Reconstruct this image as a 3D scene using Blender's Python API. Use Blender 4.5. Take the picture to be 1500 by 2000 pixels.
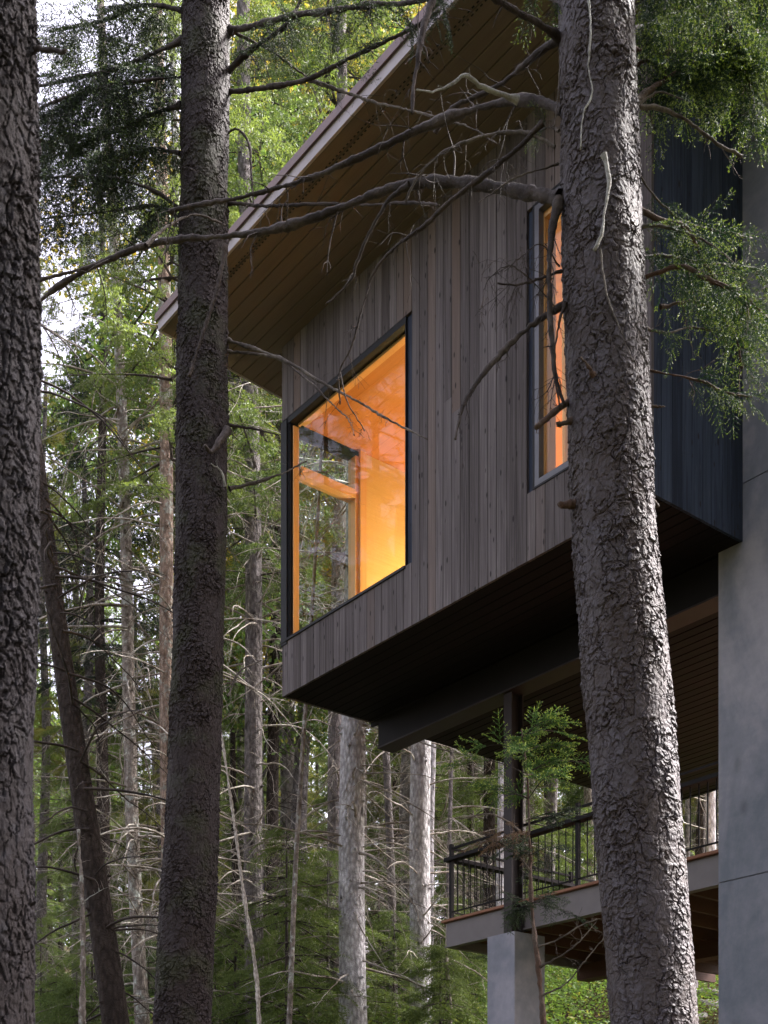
import bpy, math, random
import numpy as np
R = math.radians
for o in list(bpy.data.objects): bpy.data.objects.remove(o)
scene = bpy.context.scene
COL = scene.collection

# ------------------------------------------------------------------ camera, sky, sun
F = 2447.0; CX = 750.0; HY = 2330.0           # level camera with a rising front (verticals stay vertical)
cam_d = bpy.data.cameras.new("camera"); cam = bpy.data.objects.new("camera", cam_d); COL.objects.link(cam)
cam.location = (0, 0, 0); cam.rotation_euler = (R(90), 0, 0)
cam_d.sensor_fit = 'VERTICAL'; cam_d.sensor_height = 36.0; cam_d.sensor_width = 27.0
cam_d.lens = F / 2000 * 36
cam_d.shift_y = (HY - 1000) / 2000
cam_d.clip_start = .1; cam_d.clip_end = 3000
cam_d.dof.use_dof = True; cam_d.dof.focus_distance = 10.5; cam_d.dof.aperture_fstop = 8.0
scene.camera = cam
SUN_AZ = Vx, Vy = (.954, .30)                 # horizontal direction towards the sun
SUN_EL = R(46)
world = bpy.data.worlds.new("World"); scene.world = world; world.use_nodes = True
wn = world.node_tree; bg = wn.nodes['Background']; sky = wn.nodes.new('ShaderNodeTexSky')
sky.sky_type = 'NISHITA'; sky.sun_disc = False; sky.sun_elevation = SUN_EL
sky.sun_rotation = math.atan2(Vx, Vy); sky.air_density = 1.0; sky.dust_density = 4.0; sky.ozone_density = .6
hs = wn.nodes.new('ShaderNodeHueSaturation'); hs.inputs['Saturation'].default_value = .45; wn.links.new(sky.outputs[0], hs.inputs['Color'])
tint = wn.nodes.new('ShaderNodeMix'); tint.data_type = 'RGBA'; tint.blend_type = 'MULTIPLY'; tint.inputs[0].default_value = 1; tint.inputs[7].default_value = (1.12, 1.0, 1.06, 1)
wn.links.new(hs.outputs[0], tint.inputs[6]); wn.links.new(tint.outputs[2], bg.inputs[0]); bg.inputs[1].default_value = .13
sun_d = bpy.data.lights.new("sun", 'SUN'); sun = bpy.data.objects.new("sun", sun_d); COL.objects.link(sun)
sun_d.energy = 3.5; sun_d.angle = R(14); sun_d.color = (1, .965, .93)
from mathutils import Vector, Matrix
sd = Vector((Vx * math.cos(SUN_EL), Vy * math.cos(SUN_EL), math.sin(SUN_EL)))
sun.rotation_euler = sd.to_track_quat('Z', 'Y').to_euler()
scene.view_settings.view_transform = 'Standard'; scene.view_settings.look = 'None'
scene.view_settings.exposure = 2.62; scene.view_settings.gamma = 1
scene.render.engine = 'CYCLES'
scene.cycles.max_bounces = 7; scene.cycles.transparent_max_bounces = 8; scene.cycles.caustics_reflective = False
scene.cycles.caustics_refractive = False; scene.cycles.use_denoising = True

# ------------------------------------------------------------------ mesh helpers
def nrm(v): return v / (np.linalg.norm(v, axis=-1, keepdims=True) + 1e-12)
class MB:
    """collects arrays of verts / faces (tris or quads) and a per-face float attribute"""
    def __init__(s): s.v = []; s.f = {3: [], 4: []}; s.a = {3: [], 4: []}; s.n = 0
    def add(s, v, f, a=0.0):
        v = np.asarray(v, float).reshape(-1, 3); f = np.asarray(f, int); k = f.shape[1]
        s.v.append(v); s.f[k].append(f + s.n); s.n += len(v)
        s.a[k].append(np.broadcast_to(np.asarray(a, float), (len(f),)).copy())
        return s
    def box(s, lo, hi, a=0.0, M=None):
        x0, y0, z0 = lo; x1, y1, z1 = hi
        v = np.array([(x0,y0,z0),(x1,y0,z0),(x1,y1,z0),(x0,y1,z0),(x0,y0,z1),(x1,y0,z1),(x1,y1,z1),(x0,y1,z1)], float)
        if M is not None: v = M(v)
        return s.add(v, [(0,3,2,1),(4,5,6,7),(0,1,5,4),(1,2,6,5),(2,3,7,6),(3,0,4,7)], a)
    def prism(s, pts8, a=0.0):
        return s.add(pts8, [(0,3,2,1),(4,5,6,7),(0,1,5,4),(1,2,6,5),(2,3,7,6),(3,0,4,7)], a)
    def tube(s, P, r, n=6, a=0.0, cap=True):
        P = np.asarray(P, float); m = len(P); r = np.broadcast_to(np.asarray(r, float), (m,))
        T = nrm(np.gradient(P, axis=0))
        ref = np.array([0, 0, 1.]) if abs(T[:, 2]).mean() < .8 else np.array([1., 0, 0])
        A = nrm(np.cross(T, ref)); B = np.cross(T, A)
        th = np.linspace(0, 2*np.pi, n, endpoint=False)
        V = P[:, None] + r[:, None, None] * (A[:, None]*np.cos(th)[None, :, None] + B[:, None]*np.sin(th)[None, :, None])
        i = np.arange(m-1)[:, None]*n; j = np.arange(n)[None]; j2 = (j+1) % n
        f = np.stack([i+j, i+j2, i+n+j2, i+n+j], -1).reshape(-1, 4)
        s.add(V.reshape(-1, 3), f, a)
        if cap:
            c = s.n; s.add([P[-1]], np.zeros((0, 3), int)); base = c-n; 
            s.f[3].append(np.array([(base+k, base+(k+1) % n, c) for k in range(n)])); s.a[3].append(np.full(n, float(np.mean(a))))
        return s
    def inst(s, tv, tf, ta, Ms, off, da=0.0):
        """template copied with 3x3 matrices Ms and offsets"""
        k = len(Ms); nv = len(tv)
        V = np.einsum('kij,vj->kvi', Ms, tv) + off[:, None]
        f = (tf[None] + (np.arange(k)*nv)[:, None, None]).reshape(-1, tf.shape[1])
        a = (ta[None] + np.broadcast_to(np.asarray(da, float), (k,))[:, None]).reshape(-1)
        return s.add(V.reshape(-1, 3), f, a)
    def arrays(s):
        return np.concatenate(s.v), s.f, s.a
    def mesh(s, name, mat=None, smooth=False, wood=None):
        me = bpy.data.meshes.new(name); V = np.concatenate(s.v)
        fs = [np.concatenate(s.f[k]) for k in (3, 4) if s.f[k]]; aa = [np.concatenate(s.a[k]) for k in (3, 4) if s.f[k]]
        fs = [(f, a) for f, a in zip(fs, aa) if len(f)]
        me.vertices.add(len(V)); me.vertices.foreach_set('co', V.astype(np.float32).ravel())
        loops = np.concatenate([f.ravel() for f, a in fs]); tot = np.concatenate([np.full(len(f), f.shape[1]) for f, a in fs])
        me.loops.add(len(loops)); me.loops.foreach_set('vertex_index', loops.astype(np.int32))
        me.polygons.add(len(tot)); me.polygons.foreach_set('loop_start', (np.cumsum(tot)-tot).astype(np.int32))
        at = me.attributes.new('rnd', 'FLOAT', 'FACE'); at.data.foreach_set('value', np.concatenate([a for f, a in fs]).astype(np.float32))
        me.polygons.foreach_set('use_smooth', np.full(len(tot), bool(smooth)))
        me.update(calc_edges=True)
        if mat: me.materials.append(mat)
        if wood: me.materials.append(wood); me.polygons.foreach_set('material_index', (tot == 4).astype(np.int32))
        return me
def link(name, data, parent=None, loc=None):
    o = bpy.data.objects.new(name, data); COL.objects.link(o)
    if parent is not None: o.parent = parent
    if loc is not None: o.location = loc
    return o
def empty(name, label, cat, loc=(0, 0, 0), group=None):
    o = link(name, None, None, loc); o.empty_display_size = .3
    return tag(o, label, cat, group)
def tag(o, label=None, cat=None, group=None, kind=None):
    if label: o['label'] = label
    if cat: o['category'] = cat
    if group: o['group'] = group
    if kind: o['kind'] = kind
    return o
def P3(x, y, D): return np.array([(x-CX)/F*D, D, (HY-y)/F*D])       # a place seen at (x, y) of the photo, D metres off

# ------------------------------------------------------------------ materials
class NT:
    def __init__(s, name):
        s.m = bpy.data.materials.new(name); s.m.use_nodes = True; s.t = s.m.node_tree; s.b = s.t.nodes['Principled BSDF']; s.out = s.t.nodes['Material Output']
    def n(s, typ, **kw):
        nd = s.t.nodes.new('ShaderNode'+typ)
        for k, v in kw.items():
            if k in ('props',):
                for a, b in v.items(): setattr(nd, a, b)
            else:
                key = int(k[1:]) if k[0] == 'i' and k[1:].isdigit() else k.replace('_', ' ')
                s.set(nd.inputs[key], v)
        return nd
    def set(s, inp, v):
        if isinstance(v, bpy.types.NodeSocket): s.t.links.new(v, inp)
        elif isinstance(v, bpy.types.Node): s.t.links.new(v.outputs[0], inp)
        else: inp.default_value = v
    def coord(s, scale=(1, 1, 1), kind='Object'):
        tc = s.t.nodes.new('ShaderNodeTexCoord'); mp = s.t.nodes.new('ShaderNodeMapping')
        s.t.links.new(tc.outputs[kind], mp.inputs[0]); mp.inputs['Scale'].default_value = scale; return mp.outputs[0]
    def noise(s, vec, scale, detail=4, rough=.55, dist=0): 
        return s.n('TexNoise', Vector=vec, Scale=scale, Detail=detail, Roughness=rough, Distortion=dist).outputs[0]
    def vor(s, vec, scale, feature='F1', rand=1, out=0):
        return s.n('TexVoronoi', props={'feature': feature}, Vector=vec, Scale=scale, Randomness=rand).outputs[out]
    def ramp(s, fac, stops, interp='LINEAR'):
        nd = s.t.nodes.new('ShaderNodeValToRGB'); s.set(nd.inputs[0], fac); cr = nd.color_ramp; cr.interpolation = interp
        while len(cr.elements) < len(stops): cr.elements.new(.5)
        for e, (p, c) in zip(cr.elements, stops): e.position = p; e.color = (*c, 1) if len(c) == 3 else c
        return nd.outputs[0]
    def math(s, op, a, b=0.0, c=0.0, clamp=False):
        nd = s.t.nodes.new('ShaderNodeMath'); nd.operation = op; nd.use_clamp = clamp
        for i, v in enumerate((a, b, c)): s.set(nd.inputs[i], v)
        return nd.outputs[0]
    def mix(s, fac, a, b, mode='MIX'):
        nd = s.t.nodes.new('ShaderNodeMix'); nd.data_type = 'RGBA'; nd.blend_type = mode
        s.set(nd.inputs[0], fac)
        for k, v in ((6, a), (7, b)): s.set(nd.inputs[k], (*v, 1) if isinstance(v, tuple) and len(v) == 3 else v)
        return nd.outputs[2]
    def attr(s, name='rnd'):
        nd = s.t.nodes.new('ShaderNodeAttribute'); nd.attribute_name = name; return nd.outputs['Fac']
    def orand(s): return s.t.nodes.new('ShaderNodeObjectInfo').outputs['Random']
    def fin(s, col, rough=.8, bump=None, dist=.01, strength=1.0, spec=.3, metal=0.0):
        s.set(s.b.inputs['Base Color'], (*col, 1) if isinstance(col, tuple) and len(col) == 3 else col)
        s.set(s.b.inputs['Roughness'], rough); s.b.inputs['Specular IOR Level'].default_value = spec; s.b.inputs['Metallic'].default_value = metal
        if bump is not None:
            bn = s.n('Bump', Strength=strength, Distance=dist, Height=bump); s.t.links.new(bn.outputs[0], s.b.inputs['Normal'])
        return s.m

def bark_plates(name, brown, gray, mixpos=.5, moss=0.0, rough=.5, spec=.6):
    """scaly spruce bark for the near trunks, whose plates are real relief"""
    t = NT(name); c = t.coord(); a = t.attr('plate')
    n1 = t.noise(c, 2.2, 5, .6); n2 = t.noise(c, 60, 6, .7); n3 = t.noise(c, 9, 4)
    f = t.math('ADD', t.math('MULTIPLY', n1, .7), t.math('MULTIPLY', a, .55))
    col = t.mix(t.ramp(t.math('ADD', t.math('MULTIPLY', n1, .7), t.math('MULTIPLY', a, .3)), [(mixpos-.22, (0, 0, 0)), (mixpos+.12, (1, 1, 1))]), brown, gray)
    col = t.mix(1.0, col, t.ramp(n2, [(.3, (.72, .70, .68)), (.72, (1.3, 1.3, 1.32))]), 'MULTIPLY')
    col = t.mix(t.ramp(t.noise(c, 24, 3), [(.58, (0, 0, 0)), (.68, (.55, .55, .55))]), col, (gray[0]*1.45, gray[1]*1.5, gray[2]*1.5))
    col = t.mix(t.ramp(n3, [(.62, (0, 0, 0)), (.74, (.35, .35, .35))]), col, (gray[0], gray[1]*1.12, gray[2]*.95))
    if moss: col = t.mix(t.math('MULTIPLY', t.ramp(t.noise(c, 3.5, 5), [(.5, (0, 0, 0)), (.65, (1, 1, 1))]), moss), col, (.045, .065, .02))
    hgt = t.math('ADD', n2, t.math('MULTIPLY', t.vor(t.coord((1, 1, .6)), 90), .6))
    return t.fin(col, rough, hgt, .004, .9, spec)
def bark_far(name, stops, vs=26, spots=None, bump=.012, lich=None):
    t = NT(name); c = t.coord((1, 1, .45)); c1 = t.coord()
    n1 = t.noise(c, 9, 6, .65); v = t.vor(c, vs); v2 = t.noise(c1, 60, 4)
    col = t.ramp(t.math('ADD', t.math('MULTIPLY', n1, .75), t.math('MULTIPLY', v2, .25)), stops)
    if lich: col = t.mix(t.ramp(t.noise(c1, 7, 5, .7), [(.52, (0, 0, 0)), (.60, (1, 1, 1))]), col, lich)
    if spots: col = t.mix(t.ramp(t.vor(t.coord((1, 1, .5)), spots), [(.12, (.85, .85, .85)), (.2, (0, 0, 0))]), col, (.03, .025, .022))
    col = t.mix(.8, col, t.ramp(v, [(.15, (1.25, 1.25, 1.25)), (.75, (.5, .48, .47))]), 'MULTIPLY')
    h = t.math('SUBTRACT', v2, v)
    return t.fin(col, .85, h, bump*2.2, 1.0, .2)
M = {}
M['barkC'] = bark_plates('bark_scaly_grey', (.030, .019, .0155), (.056, .050, .061), .62, 0, .6, .5)
M['barkB'] = bark_plates('bark_scaly_brown', (.017, .0105, .009), (.027, .021, .023), .60, .3, .7, .3)
M['barkA'] = bark_plates('bark_scaly_dark', (.012, .009, .0095), (.027, .026, .032), .62, 0, .75, .25)
M['bark_grey'] = bark_far('bark_pale_grey', [(.3, (.34, .33, .34)), (.5, (.56, .555, .575)), (.7, (.78, .78, .80))], spots=5)
M['bark_mid'] = bark_far('bark_grey_brown', [(.3, (.09, .08, .075)), (.7, (.27, .25, .25))], spots=6)
M['bark_dark'] = bark_far('bark_dark_brown', [(.3, (.024, .017, .014)), (.7, (.065, .052, .044))])
M['bark_lichen'] = bark_far('bark_lichen', [(.3, (.14, .11, .09)), (.7, (.42, .38, .34))], lich=(.50, .53, .49))
M['bark_warm'] = bark_far('bark_tan', [(.3, (.17, .11, .08)), (.7, (.45, .35, .28))], lich=(.42, .43, .38))
M['bark_pale'] = bark_far('bare_dead_wood', [(.3, (.32, .28, .24)), (.7, (.66, .62, .57))], vs=60, bump=.003)
def limb_mat(name, a, b):
    t = NT(name); c = t.coord(); n = t.noise(c, 35, 5, .7); n2 = t.noise(c, 5, 3)
    col = t.mix(t.ramp(n2, [(.42, (0, 0, 0)), (.62, (1, 1, 1))]), a, b)
    return t.fin(t.mix(.8, col, t.ramp(n, [(.3, (.4, .4, .4)), (.7, (1.6, 1.6, 1.6))]), 'MULTIPLY'), .75, n, .014, 1, .4)
M['limb'] = limb_mat('branch_bark', (.022, .015, .012), (.075, .062, .057))
M['limb_red'] = limb_mat('branch_bark_reddish', (.065, .034, .02), (.10, .075, .058))
M['twig'] = limb_mat('dead_twig_bark', (.05, .04, .032), (.15, .13, .11))
M['twig_far'] = limb_mat('grey_dead_branches', (.17, .14, .11), (.46, .43, .38))
M['twig_dark'] = limb_mat('dead_twig_dark', (.022, .015, .012), (.065, .05, .042))
M['twig_pale'] = limb_mat('bleached_twig', (.24, .24, .22), (.42, .43, .41))
def leaf(name, dark, light, tip=None, trans=.35, orand=.5, rough=.55):
    t = NT(name); a = t.attr(); c = t.coord(); n = t.noise(c, .55, 3)
    f = t.math('ADD', t.math('MULTIPLY', n, .9), t.math('ADD', t.math('MULTIPLY', t.math('FRACT', a), .5), t.math('MULTIPLY', t.orand(), orand)))
    col = t.ramp(f, [(.45, dark), (1.05, light)])
    if tip: col = t.mix(t.math('GREATER_THAN', a, 1.0), col, tip)
    t.fin(col, rough, spec=.35)
    tr = t.n('BsdfTranslucent'); t.set(tr.inputs[0], t.mix(1, col, (1.25, 1.2, .6), 'MULTIPLY'))
    mx = t.n('MixShader'); mx.inputs[0].default_value = trans
    t.t.links.new(t.b.outputs[0], mx.inputs[1]); t.t.links.new(tr.outputs[0], mx.inputs[2]); t.t.links.new(mx.outputs[0], t.out.inputs[0])
    return t.m
M['needle'] = leaf('spruce_needles', (.034, .066, .027), (.13, .18, .06), None, .45)
M['needle_near'] = leaf('spruce_needles_near', (.012, .032, .017), (.028, .065, .025), (.20, .29, .06), .2)
M['needle_tip'] = leaf('young_fir_needles', (.03, .075, .02), (.07, .15, .035), (.28, .38, .08), .3)
M['needle_dark'] = leaf('spruce_needles_dark', (.009, .017, .011), (.02, .034, .017), (.04, .07, .025), .2)
M['needle_brown'] = leaf('dry_brown_needles', (.09, .055, .035), (.17, .11, .07), None, .2)
M['needle_yellow'] = leaf('yellow_green_needles', (.07, .095, .03), (.20, .21, .06), None, .4)
M['leaf_yellow'] = leaf('autumn_leaves', (.16, .18, .035), (.42, .34, .07), None, .5)
M['leaf_green'] = leaf('fresh_green_leaves', (.05, .11, .03), (.15, .25, .07), (.26, .28, .08), .4)

def wood(name, tones, warm=None, groove=None, knots=True, axis=2, rough=.7, spec=.25, streak=.5):
    """stained boards: tone of each board from the face attribute, grain along the board"""
    t = NT(name); a = t.attr()
    sc = [46, 46, 46]; sc[axis] = 1.1
    base = t.n('TexCoord').outputs['Object']
    off = t.n('VectorMath', props={'operation': 'ADD'}); t.set(off.inputs[0], base)
    cmb = t.n('CombineXYZ', X=t.math('MULTIPLY', a, 37.0), Y=t.math('MULTIPLY', a, 13.0), Z=t.math('MULTIPLY', a, 91.0)); t.set(off.inputs[1], cmb)
    def mapped(s): 
        m = t.t.nodes.new('ShaderNodeMapping'); t.set(m.inputs[0], off.outputs[0]); m.inputs['Scale'].default_value = s; return m.outputs[0]
    g = t.noise(mapped(sc), 1.0, 6, .65, .6); s2 = [7, 7, 7]; s2[axis] = .5
    g2 = t.noise(mapped(s2), 1.0, 3, .5)
    wnz = t.n('TexWhiteNoise', props={'noise_dimensions': '1D'}); t.set(wnz.inputs['W'], a)
    f = t.math('ADD', t.math('MULTIPLY', wnz.outputs[0], .20), t.math('ADD', t.math('MULTIPLY', g, .75*streak*2), t.math('MULTIPLY', g2, .34)))
    col = t.ramp(f, tones)
    if warm:
        w2 = t.n('TexWhiteNoise', props={'noise_dimensions': '1D'}); t.set(w2.inputs['W'], t.math('ADD', a, 5.3))
        col = t.mix(t.ramp(w2.outputs[0], [(.78, (0, 0, 0)), (.97, (.45, .45, .45))]), col, warm)
    if knots:
        s3 = [13, 13, 13]; s3[axis] = 4.5
        k = t.vor(mapped(s3), 1.0); kk = t.ramp(k, [(.09, (1, 1, 1)), (.17, (0, 0, 0))])
        col = t.mix(t.math('MULTIPLY', kk, .85), col, (.012, .009, .009))
        s4 = [60, 60, 60]; s4[axis] = 2.2
        ck = t.vor(mapped(s4), 1.0); col = t.mix(t.math('MULTIPLY', t.ramp(ck, [(.02, (1, 1, 1)), (.09, (0, 0, 0))]), .3), col, (.5, .45, .42))
    return t.fin(col, rough, g, .002, .5, spec)
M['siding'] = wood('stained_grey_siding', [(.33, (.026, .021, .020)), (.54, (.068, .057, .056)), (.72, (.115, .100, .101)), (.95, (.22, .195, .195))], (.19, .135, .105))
M['siding_shaded'] = wood('shaded_siding_blue', [(.36, (.006, .009, .017)), (.58, (.015, .022, .040)), (.8, (.045, .06, .095))])  # same boards as the front, with the side wall's shade put into the colour
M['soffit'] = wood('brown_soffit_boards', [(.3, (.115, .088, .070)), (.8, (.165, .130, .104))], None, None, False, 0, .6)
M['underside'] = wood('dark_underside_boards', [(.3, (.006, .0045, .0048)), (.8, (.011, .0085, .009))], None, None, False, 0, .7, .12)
M['plywood'] = wood('honey_pine_panels', [(.3, (.62, .40, .15)), (.8, (.74, .50, .22))], None, None, False, 1, .35, .4)
M['pine'] = wood('pine_window_frame', [(.3, (.60, .30, .11)), (.8, (.76, .43, .18))], None, None, False, 2, .4, .4)
def plain(name, col, rough=.5, spec=.4, var=.15, metal=0.0, sc=6):
    t = NT(name); n = t.noise(t.coord(), sc, 5)
    c = t.mix(1.0, (*col, 1), t.ramp(n, [(.3, (1-var,)*3), (.7, (1+var,)*3)]), 'MULTIPLY')
    return t.fin(c, rough, n, .001, .3, spec, metal)
M['fascia'] = plain('grey_fascia_paint', (.33, .30, .31), .45, .4, .12, sc=3)
M['drip'] = plain('copper_brown_flashing', (.12, .065, .055), .4, .5, .2)
M['black_metal'] = plain('black_aluminium', (.008, .0085, .010), .6, .3)
M['grey_metal'] = plain('grey_aluminium', (.085, .085, .10), .35, .5)
M['steel'] = plain('brown_painted_steel', (.022, .016, .0155), .55, .25)
M['steel_dark'] = plain('dark_painted_steel', (.006, .005, .005), .6, .15)
M['deck_fascia'] = plain('grey_brown_steel_channel', (.125, .112, .11), .5, .4, .1)
M['deck_board'] = wood('red_brown_decking', [(.3, (.16, .07, .04)), (.8, (.26, .13, .08))], None, None, False, 0)
M['joist'] = wood('rust_brown_joists', [(.3, (.04, .017, .010)), (.8, (.075, .035, .02))], None, None, False, 0)
M['roofing'] = plain('dark_roofing', (.05, .045, .045), .7)
def concrete():
    t = NT('troweled_blue_grey_concrete'); c = t.coord(); c2 = t.coord((1, 1, .45))
    n1 = t.noise(c2, 1.1, 6, .6, .8); n2 = t.noise(c, 7, 6, .65); n3 = t.noise(c, 90, 3)
    col = t.ramp(t.math('ADD', t.math('MULTIPLY', n1, .72), t.math('MULTIPLY', n2, .28)), [(.36, (.115, .135, .165)), (.5, (.19, .20, .235)), (.64, (.30, .295, .33))])
    stain = t.ramp(t.vor(t.coord((1.6, 1.6, .9)), 1.9), [(.05, (.55, .5, .5)), (.16, (1, 1, 1))])
    col = t.mix(.5, col, stain, 'MULTIPLY')
    return t.fin(col, .55, t.math('ADD', n2, t.math('MULTIPLY', n3, .2)), .004, .5, .35)
M['concrete'] = concrete()
M['ceiling_wood'] = wood('orange_ceiling_panels', [(.3, (.42, .15, .035)), (.8, (.52, .20, .05))], None, None, False, 0, .4, .4)
def glass():
    t = NT('window_glass'); t.fin((1, 1, 1), 0.0); t.b.inputs['Transmission Weight'].default_value = 1; t.b.inputs['IOR'].default_value = 1.5
    return t
def pane_mat():
    t = NT('window_glass'); gl = t.n('BsdfGlossy'); gl.inputs['Roughness'].default_value = .0
    tr = t.n('BsdfTransparent'); tr.inputs[0].default_value = (.93, .96, .94, 1)
    fr0 = t.n('Fresnel'); fr0.inputs[0].default_value = 1.42; geo = t.t.nodes.new('ShaderNodeNewGeometry'); fr = t.math('MULTIPLY', fr0, t.math('SUBTRACT', 1.0, geo.outputs['Backfacing']))
    mx = t.n('MixShader'); t.set(mx.inputs[0], fr); t.t.links.new(tr.outputs[0], mx.inputs[1]); t.t.links.new(gl.outputs[0], mx.inputs[2])
    t.t.links.new(mx.outputs[0], t.out.inputs[0]); t.t.nodes.remove(t.b); return t.m
M['glass'] = pane_mat()
def ground_mat():
    t = NT('forest_floor'); c = t.coord(); n = t.noise(c, .6, 5); n2 = t.noise(c, 14, 6, .7)
    col = t.mix(t.ramp(n, [(.45, (0, 0, 0)), (.6, (1, 1, 1))]), (.07, .05, .032), (.05, .075, .025))
    col = t.mix(1, col, t.ramp(n2, [(.3, (.5, .5, .5)), (.7, (1.7, 1.6, 1.5))]), 'MULTIPLY')
    return t.fin(col, .95, n2, .06, 1, .1)
M['ground'] = ground_mat()
M['stone'] = bark_far('weathered_stone', [(.3, (.16, .15, .15)), (.7, (.42, .41, .40))], vs=9, lich=(.3, .32, .27))
M['log'] = bark_far('grey_rotten_wood', [(.3, (.10, .09, .08)), (.7, (.36, .33, .31))], vs=14)

# ------------------------------------------------------------------ ground
def gz(x, y):
    x = np.asarray(x, float); y = np.asarray(y, float)
    z = np.interp(y, [-500, 4, 9, 14, 20, 30, 60, 130, 900], [-3, -1.7, -.8, .9, 2.6, 4.35, 10.0, 26, 60])
    right = np.clip((x-1.0)/3, 0, 1)*np.clip((y-15)/5, 0, 1)
    z = z + right*.045*np.clip(y, 0, 45)
    z = z + .12*np.sin(x*.9+y*.5)+.08*np.sin(x*2.1-y*1.3)
    return z
gx = np.unique(np.concatenate([np.linspace(-900, -40, 40), np.linspace(-40, 40, 161), np.linspace(40, 900, 40)]))
gy = np.unique(np.concatenate([np.linspace(-300, -10, 25), np.linspace(-10, 60, 141), np.linspace(60, 900, 60)]))
X, Y = np.meshgrid(gx, gy); Z = gz(X, Y); nx = len(gx); ny = len(gy)
i, j = np.meshgrid(np.arange(nx-1), np.arange(ny-1)); b0 = (j*nx+i).ravel()
mb = MB().add(np.stack([X, Y, Z], -1).reshape(-1, 3), np.stack([b0, b0+1, b0+nx+1, b0+nx], -1))
tag(link('ground', mb.mesh('ground', M['ground'], True)), 'sloping forest floor of moss and leaf litter', None, None, 'structure')

# ------------------------------------------------------------------ the house (u along the wall towards the viewer, v into the house)
UU = np.array([.62321, -.78205, 0]); VV = np.array([.78205, .62321, 0]); OO = np.array([-1.1583, 14.2, 5.6208])
hroot = empty('treehouse', 'dark timber house raised among the trees on concrete and steel with a glowing corner window', 'house', tuple(OO))
hroot.rotation_euler = (0, 0, math.atan2(UU[1], UU[0]))
def HP(name, mb, mat, parent=None, smooth=False): return link(name, mb.mesh(name, mat, smooth), parent or hroot)
rs = np.random.RandomState(4)
BW = .122
def boards_v(mb, axis, fixed, a0, a1, zfun, th, out, holes=(), bw=BW, seed=0):
    """vertical boards; axis 'u' or 'v'; fixed = plane of the face; out = direction the face looks (+1/-1)"""
    r = np.random.RandomState(seed); x = a0; k = 0
    while x < a1-1e-4:
        w = min(bw*(1+r.uniform(-.12, .12)), a1-x); 
        if a1-(x+w) < .03: w = a1-x
        xa, xb = x+.0024, x+w-.0024; tops = zfun((xa+xb)/2); segs = [(tops[0], tops[1])]
        for h0, h1, hz0, hz1 in holes:
            if xb > h0+.02 and xa < h1-.02:
                ns = []
                for s0, s1 in segs: ns += [(s0, min(s1, hz0)), (max(s0, hz1), s1)]
                segs = [s for s in ns if s[1]-s[0] > .02]
                pass
        cut = []
        for s0, s1 in segs:
            if s1-s0 > 2.4 and r.rand() < .3:
                m = s0+r.uniform(.3, .6)*(s1-s0); cut += [(s0, m-.0012), (m+.0012, s1)]
            else: cut.append((s0, s1))
        for s0, s1 in cut:
            d = r.uniform(0, .0025); f0 = fixed + out*(-th); f1 = fixed + out*(d-.003)
            lo, hi = sorted((f0, f1)); tone = r.uniform(0, .999)
            c = .003
            # body with chamfered long edges on the face side
            prof = [(xa, f0), (xb, f0), (xb, f1-out*c), (xb-c, f1), (xa+c, f1), (xa, f1-out*c)]
            vs = []
            for z in (s0, s1):
                for p, q in prof: vs.append((p, q, z) if axis == 'u' else (q, p, z))
            fs = [(i, (i+1) % 6, 6+(i+1) % 6, 6+i) for i in range(6)]+[(0, 1, 2, 5), (5, 2, 3, 4), (6, 7, 8, 11), (11, 8, 9, 10)]
            mb.add(vs, fs, tone)
        x += w; k += 1
RS = .068; RZ = 3.96
roofz = lambda v: RZ-RS*v
W1 = (.172, 2.20, .625, 3.118); W2 = (3.975, 5.02, .60, 3.118); UE = 5.305; VC = 1.215
HS = (W1, W2)
mb = MB(); boards_v(mb, 'u', 0, 0, UE, lambda u: (0, roofz(0)-.002), .03, -1, ((0.0, W1[1], W1[2], W1[3]), W2), seed=11)
HP('front_siding', mb, M['siding'])
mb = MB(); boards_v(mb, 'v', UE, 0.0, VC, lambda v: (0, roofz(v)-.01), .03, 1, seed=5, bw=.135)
HP('side_siding', mb, M['siding_shaded'])
mb = MB(); boards_v(mb, 'v', 0, .0, 6.0, lambda v: (0, roofz(v)-.01), .03, -1, ((.0, 1.02, .625, 3.118),), seed=6)
HP('end_siding', mb, M['siding'])
# wall core behind the boards (sheathing), with the openings left free
mb = MB(); T0, T1 = .031, .20
def core_u(u0, u1, z0, z1): mb.box((u0, T0, z0), (u1, T1, z1))
core_u(.031, UE-.031, .026, .62); core_u(.031, W1[1]+.0, 3.12, 3.9); core_u(W1[1], W2[0], .6201, 3.9); core_u(W2[0], UE-.031, 3.12, 3.9); core_u(W2[1], UE-.031, .6201, 3.119)
mb.box((.031, .2001, .026), (.14, 6, .62)); mb.box((.031, .2001, 3.12), (.14, 6, 3.7)); mb.box((.031, 1.03, .6201), (.14, 6, 3.1199))
mb.box((UE-.14, .2001, .026), (UE-.031, VC, 3.8))
HP('wall_core', mb, M['siding_shaded'])
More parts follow.
